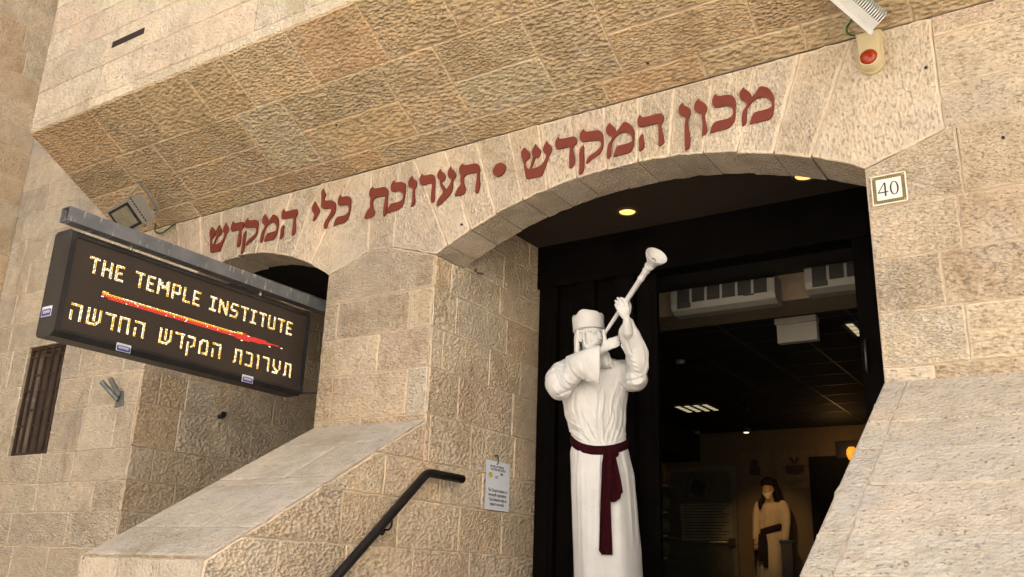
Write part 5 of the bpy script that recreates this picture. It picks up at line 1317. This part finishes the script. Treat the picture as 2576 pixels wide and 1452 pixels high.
# ---- hair, beard and cap
mb = MB()
for k in range(26):
    ang = rad(-74+148*k/25); o = hr*math.sin(ang)*.094-hf*math.cos(ang)*.112
    L = (.25 if abs(ang) < rad(75) else .15)+.02*math.sin(k*2.7)
    mb.tube(spline([HC+o*.92+hu*.075, HC+o*1.05+hu*.0+hr*.004*math.sin(k*3.1), HC+o*1.09-hu*.10+S.w*-.01, HC+o*1.05-hu*L], 5), [.0165+.002*math.sin(j*.8+k) for j in range(16)], 8, roundends=True)
for s_ in (-1, 1):           # side lock in front of the ear
    if s_ < 0: mb.tube(spline([h(s_*.086, .022, .034), h(s_*.089, -.015, .034), h(s_*.086, -.06, .036), h(s_*.076, -.098, .042)], 5), [.012+.004*math.sin(j*1.2) for j in range(16)], 8, roundends=True)
hair = mb.build("hair", M_ROBE, statue); remesh(hair, .0055, 1, .5)
mb = MB()
for k in range(13):
    u = (k-6)/6; a = u*rad(80); st = h(math.sin(a)*.066, -.085-.01*math.cos(a), .018+math.cos(a)*.062)
    e = P(1523+16*u+1.5*math.sin(k*2.1), 919+2*math.sin(k*1.7), .21-.05*abs(u))
    mb.tube(spline([st, st.lerp(e, .4)+hf*.03, st.lerp(e, .75)+hf*.018, e], 5), [.017-.0001*j+.002*math.sin(j*.9+k) for j in range(16)], 8, roundends=True)
for s_ in (-1, 1): mb.tube(spline([h(s_*.004, -.060, .116), h(s_*.026, -.068, .102), h(s_*.044, -.098, .078)], 5), .0095, 8, roundends=True)
brd = mb.build("beard", M_ROBE, statue); remesh(brd, .0045, 1, .4)
mb = MB(); rings = []
cb, ct = h(0, .050, -.012), h(0, .182, -.026)
for u, k in ((0, .985), (.02, 1.03), (.10, 1.045), (.14, 1.02), (.35, 1.03), (.7, 1.035), (.93, 1.03), (.985, .99), (1.0, .93), (1.005, .5), (1.0, .05)):
    c = cb.lerp(ct, u); rr = []
    for q in range(48):
        a = 2*math.pi*q/48; wv = 1+.014*math.sin(5*a+u*3)+.010*math.sin(9*a+1)*u
        tl_ = .018*math.sin(a*3+.8)*(u > .8)+.010*math.sin(5*a)*(u > .8)
        rr.append(c+(hr*math.cos(a)*.110+hf*math.sin(a)*.128)*k*wv+hu*tl_)
    rings.append(rr)
mb.loft(rings); mb.build("cap", M_ROBE, statue, recalc=True)

# ---- sash
mb = MB(); n = 96; rr = []
prof = ((-.034, .004), (-.033, .015), (-.012, .019), (.008, .018), (.030, .015), (.032, .004))
for dz, dr in prof:
    ring = []
    for k in range(n):
        a = 2*math.pi*k/n
        f_ = math.sin(a); ymid = 1117+(16*max(0, f_)**1.5)-13*max(0, -math.cos(a))*(1-max(0, f_))-2*max(0, math.cos(a))
        l, r, dp, fd = lerp_tab(TAB, 1116); c = (P(l, ymid)+P(r, ymid))/2; rx = (P(r, 1116)-P(l, 1116)).length/2
        zz = P((l+r)/2, ymid, f_*(dp+dr)).z; q = c+S.r*math.cos(a)*(rx+dr)+S.w*f_*(dp+dr); ring.append(V((q.x, q.y, zz+dz)))
    rr.append(ring)
mb.loft(rr, caps=False)
mb.loft([r_ for r_ in (rr[-1], rr[0])], caps=False)
sash = mb.build("sash", M_SASH, statue, recalc=True)
mb = MB(); mb.ellip(P(1538, 1136, .178), (S.r*.050, S.w*.022, Z_*.030)); mb.ellip(P(1543, 1142, .182), (S.r*.040, S.w*.022, Z_*.030))
kn_ = mb.build("knot", M_SASH, sash)
Z2 = zm(1700, 1250, 450/1107)
def tail(rows, name, w0):
    mb = MB(); rings = []
    for k, (y, l, r) in enumerate(rows):
        n = 24; pts = []; wv = w0+.018*k/len(rows)
        a, b = Z2((l, y)), Z2((r, y))
        for s_ in (1, -1):
            for j in range(n):
                u = j/(n-1); u = u if s_ > 0 else 1-u
                f_ = .007*math.sin(u*8+k*.06)+.003*math.sin(u*19+1)
                pts.append(P(a[0]+(b[0]-a[0])*u, a[1]+(b[1]-a[1])*u, wv+f_+s_*.004))
        rings.append(pts)
    mb.loft(rings); return mb.build(name, M_SASH, sash, recalc=True)
def dense(rows, n=5):
    res = []
    for a, b in zip(rows, rows[1:]):
        for k in range(n): res.append(tuple(p+(q-p)*k/n for p, q in zip(a, b)))
    return res+[rows[-1]]
tail(dense([(470, 552, 622), (500, 546, 620), (560, 537, 612), (720, 531, 608), (860, 526, 606), (1000, 522, 611), (1150, 517, 617), (1245, 514, 621), (1276, 538, 622)]), "hanging_end", .205)
tail(dense([(470, 575, 640), (520, 582, 650), (600, 594, 668), (700, 600, 690), (785, 603, 704), (800, 604, 690), (835, 605, 683), (862, 607, 640)]), "short_end", .195)

# ---- trumpet (held by the statue)
tr_ = thing("trumpet", ML, "long white trumpet with a wide round bell raised by the statue to its lips", "trumpet")
mb = MB(); L = (BL-ML).length
prof = [(0, .013), (.02, .016), (.05, .0125), (.30, .0155), (.60, .0185)]
prof = [(L*u if u > 1e-9 else 0, r_) for u, r_ in ((0, .013), (.03, .016), (.06, .0125), (.35, .016), (.62, .019), (.80, .021), (.815, .025), (.83, .025), (.845, .022), (.91, .023), (.925, .028), (.94, .028), (.955, .025), (.97, .030), (1.0, .036))]
mb.lathe(ML, tdir, prof, 24); mb.build("pipe", M_ROBE, tr_)
BC = P(1651, 644, .70)
n_b = (BC-BL).normalized(); n_b = (tdir*.62+n_b*.2+S.w*.32).normalized()
mb = MB(); Rb = 28.6/FPX*BC.dot(fw)
dB_ = (BC-BL).length
prof = [(-dB_, .036), (-dB_*.80, .040), (-dB_*.55, .052), (-dB_*.30, .068), (-.012, Rb*.94), (0, Rb*1.01), (.004, Rb*1.02), (.006, Rb*.99), (.0, Rb*.93), (-dB_*.25, Rb*.70), (-dB_*.42, Rb*.42), (-dB_*.50, .024), (-dB_*.49, .018), (-dB_*.60, .016), (-dB_*.60, .001)]
mb.lathe(BC, n_b, prof, 48, caps=False); bell = mb.build("bell", M_ROBE, tr_)
mb = MB(); mb.lathe(BC-n_b*dB_*.465, n_b, [(0, .017), (.002, .0165), (.002, .012), (0, .0115)], 20, caps=False); mb.build("bore_ring", plain("chipped_paint_ring", (.16, .15, .14), .6), bell)
# ---- second figure at the back of the room
G = Fig(1935, 1335, 13.9); ZG = zm(2300, 1480, .24787)
gp = lambda a, b, w_=0: G.p(*ZG((a, b)), w_)
M_LINEN = plain("cream_linen", (.50, .40, .27), .85, var=.1, nscale=8); M_SKIN = plain("mannequin_skin", (.40, .25, .15), .6); M_BEARD = plain("white_beard_hair", (.55, .47, .33), .9, var=.2, nscale=60)
M_TURBAN = plain("dark_maroon_wool", (.007, .0035, .0035), .9); M_SASH2 = plain("dark_red_sash", (.010, .002, .0025), .85)
man = thing("mannequin", V((G.o.x, G.o.y, LAND)), "bearded figure in cream robe, dark turban and sash at the back of the dim room", "mannequin")
mb = MB()
TG = [(490, 560, 715, .06), (520, 500, 790, .09), (600, 480, 790, .12), (760, 488, 772, .125), (860, 492, 770, .12), (950, 480, 790, .13), (1200, 470, 800, .15), (1452, 455, 815, .17), (1800, 440, 840, .19)]
rings = []
for y in list(range(490, 1800, 26)):
    l, r, dp = lerp_tab(TG, y); c = (gp(l, y)+gp(r, y))/2; rx = (gp(r, y)-gp(l, y)).length/2
    if c.z < LAND+.03: break
    rings.append(ring_fold(c, rx, dp, G, 64, lambda a: .02*math.sin(9*a+y*.004)+.012*math.sin(17*a)))
q = rings[-1]; rings.append([V((p_.x, p_.y, LAND+.01)) for p_ in q])
mb.loft(rings[::-1])
mb.tube(spline([gp(485, 535, .0), gp(458, 640, .03), gp(450, 780, .06), gp(446, 960, .11)], 6), [.075-.0012*i for i in range(19)], 14, roundends=True)
mb.tube(spline([gp(790, 530, .0), gp(826, 640, .03), gp(832, 780, .06), gp(815, 965, .10)], 6), [.078-.0012*i for i in range(19)], 14, roundends=True)
remesh(mb.build("robe", M_LINEN, man), .012, 2)
mb = MB(); gf = (G.w*.93-G.r*.37).normalized(); gr2 = gf.cross(Z_)*-1
if gr2.dot(G.r) < 0: gr2 = -gr2
HG = gp(598, 330, .03); k_ = lambda a, b, c: HG+gr2*a+Z_*b+gf*c
mb.ellip(k_(0, .02, -.01), (gr2*.080, gf*.10, Z_*.115)); mb.ellip(k_(0, -.05, .02), (gr2*.062, gf*.08, Z_*.09)); mb.tube([k_(0, -.06, 0), gp(628, 545, .0)], [.06, .075], 14, roundends=True)
mb.tube([k_(0, .02, .085), k_(0, -.03, .118)], [.010, .017], 8, roundends=True)
for s_ in (-1, 1):
    mb.tube([k_(s_*.012, .028, .09), k_(s_*.055, .026, .075)], .010, 8, roundends=True); mb.ellip(k_(s_*.04, -.02, .066), (gr2*.022, gf*.022, Z_*.024)); mb.ellip(k_(s_*.032, .008, .078), (gr2*.014, gf*.012, Z_*.009))
    mb.ellip(k_(s_*.078, -.005, 0), (gr2*.012, gf*.02, Z_*.032))
for cx_, tip, s_ in ((446, 1090, -1), (800, 1075, 1)):
    w0_ = gp(cx_, 960, .11); p_ = gp(cx_+s_*2, 1010, .13); mb.tube([w0_, p_], [.032, .036], 10, flat=(G.w, .7), roundends=True)
    for j in range(4):
        b_ = p_+G.r*(.017*(j-1.5))-Z_*.02; finger(mb, [b_, b_-Z_*.045+G.w*.005, b_-Z_*(.075+.008*(j in (1, 2)))-G.w*.015], .0095, .0075, 8)
    finger(mb, [p_-G.r*s_*.03+Z_*.02, p_-G.r*s_*.045-Z_*.02+G.w*.02, p_-G.r*s_*.035-Z_*.055+G.w*.02], .0105, .008, 8)
remesh(mb.build("body", M_SKIN, man), .007, 1)
mb = MB()
for j in range(17):
    u = (j-8)/8; a = u*rad(85); st = k_(math.sin(a)*.066, -.06-.012*math.cos(a)+.03*abs(u), .02+math.cos(a)*.062); e = gp(600+52*u, 458-60*abs(u)**1.6, .13-.06*abs(u))
    mb.tube(spline([st, st.lerp(e, .5)+gf*.02, e], 5), [.016-.0008*i for i in range(11)], 8, roundends=True)
for s_ in (-1, 1): mb.tube([k_(s_*.005, -.045, .105), k_(s_*.04, -.075, .075)], .010, 8, roundends=True)
remesh(mb.build("beard", M_BEARD, man), .009, 1)
mb = MB(); mb.ellip(k_(.0, .115, -.02), (gr2*.098, gf*.12, Z_*.085), nu=32)
for j in range(3): mb.tube([k_(math.cos(a)*.092, .072+.028*j+.012*math.sin(a+j), -.018+math.sin(a)*.115) for a in [2*math.pi*i/28 for i in range(29)]], .022, 8)
mb.tube(spline([k_(.075, .08, -.07), gp(715, 380, -.05), gp(745, 440, -.06), gp(800, 480, -.07)], 5), [.055, .055, .053, .05, .05, .048, .046, .044, .042, .04, .038, .036, .034, .032, .03, .026], 12, roundends=True)
mb.tube(spline([k_(-.07, .03, -.02), gp(530, 450, .06), gp(495, 500, .13), gp(492, 580, .14)], 5), [.03, .03, .03, .031, .032, .034, .036, .037, .037, .036, .034, .031, .027, .023, .018, .012], 10, roundends=True)
remesh(mb.build("turban", M_TURBAN, man), .009, 1)
mb = MB(); rr = []
for dz, dr in ((-.05, .006), (-.045, .022), (0, .026), (.045, .022), (.05, .006)):
    ring = []
    for i in range(64):
        a = 2*math.pi*i/64; l, r, dp = lerp_tab(TG, 860); ym = 845-45*math.cos(a); c = (gp(l, ym)+gp(r, ym))/2
        ring.append(c+G.r*math.cos(a)*((gp(r, 860)-gp(l, 860)).length/2+dr)+G.w*math.sin(a)*(dp+dr)+Z_*dz)
    rr.append(ring)
mb.loft(rr+[rr[0]], caps=False); sb = mb.build("sash", M_SASH2, man, recalc=True)
def flat_tail(pts, name, w_):
    mb = MB(); n = len(pts); a = [gp(*p_, w_) for p_ in pts]; b = [p_-G.w*.02 for p_ in a]
    mb.poly(a); mb.poly(b[::-1]); [mb.poly([a[i], b[i], b[(i+1) % n], a[(i+1) % n]]) for i in range(n)]; mb.build(name, M_SASH2, sb, recalc=True)
flat_tail([(476, 900), (520, 880), (575, 890), (590, 1000), (592, 1250), (470, 1250), (470, 1000)], "sash_end", .185)
flat_tail([(540, 1000), (592, 1000), (600, 1330), (535, 1325)], "sash_end", .20)
mb = MB(); a, b = gp(758, 1010, .0), gp(900, 1010, .0); c = (a+b)/2
mb.box(V((c.x, c.y, (LAND+c.z)/2)), (G.r*((b-a).length/2), G.w*.16, Z_*((c.z-LAND)/2))); mb.box(V((c.x, c.y, c.z+.015)), (G.r*((b-a).length/2+.02), G.w*.18, Z_*.015))
tag(mb.build("pedestal", plain("dark_grey_pedestal", (.045, .045, .05), .6)), "dark grey pedestal beside the robed figure at the back of the room", "pedestal")
# SPLIT_D
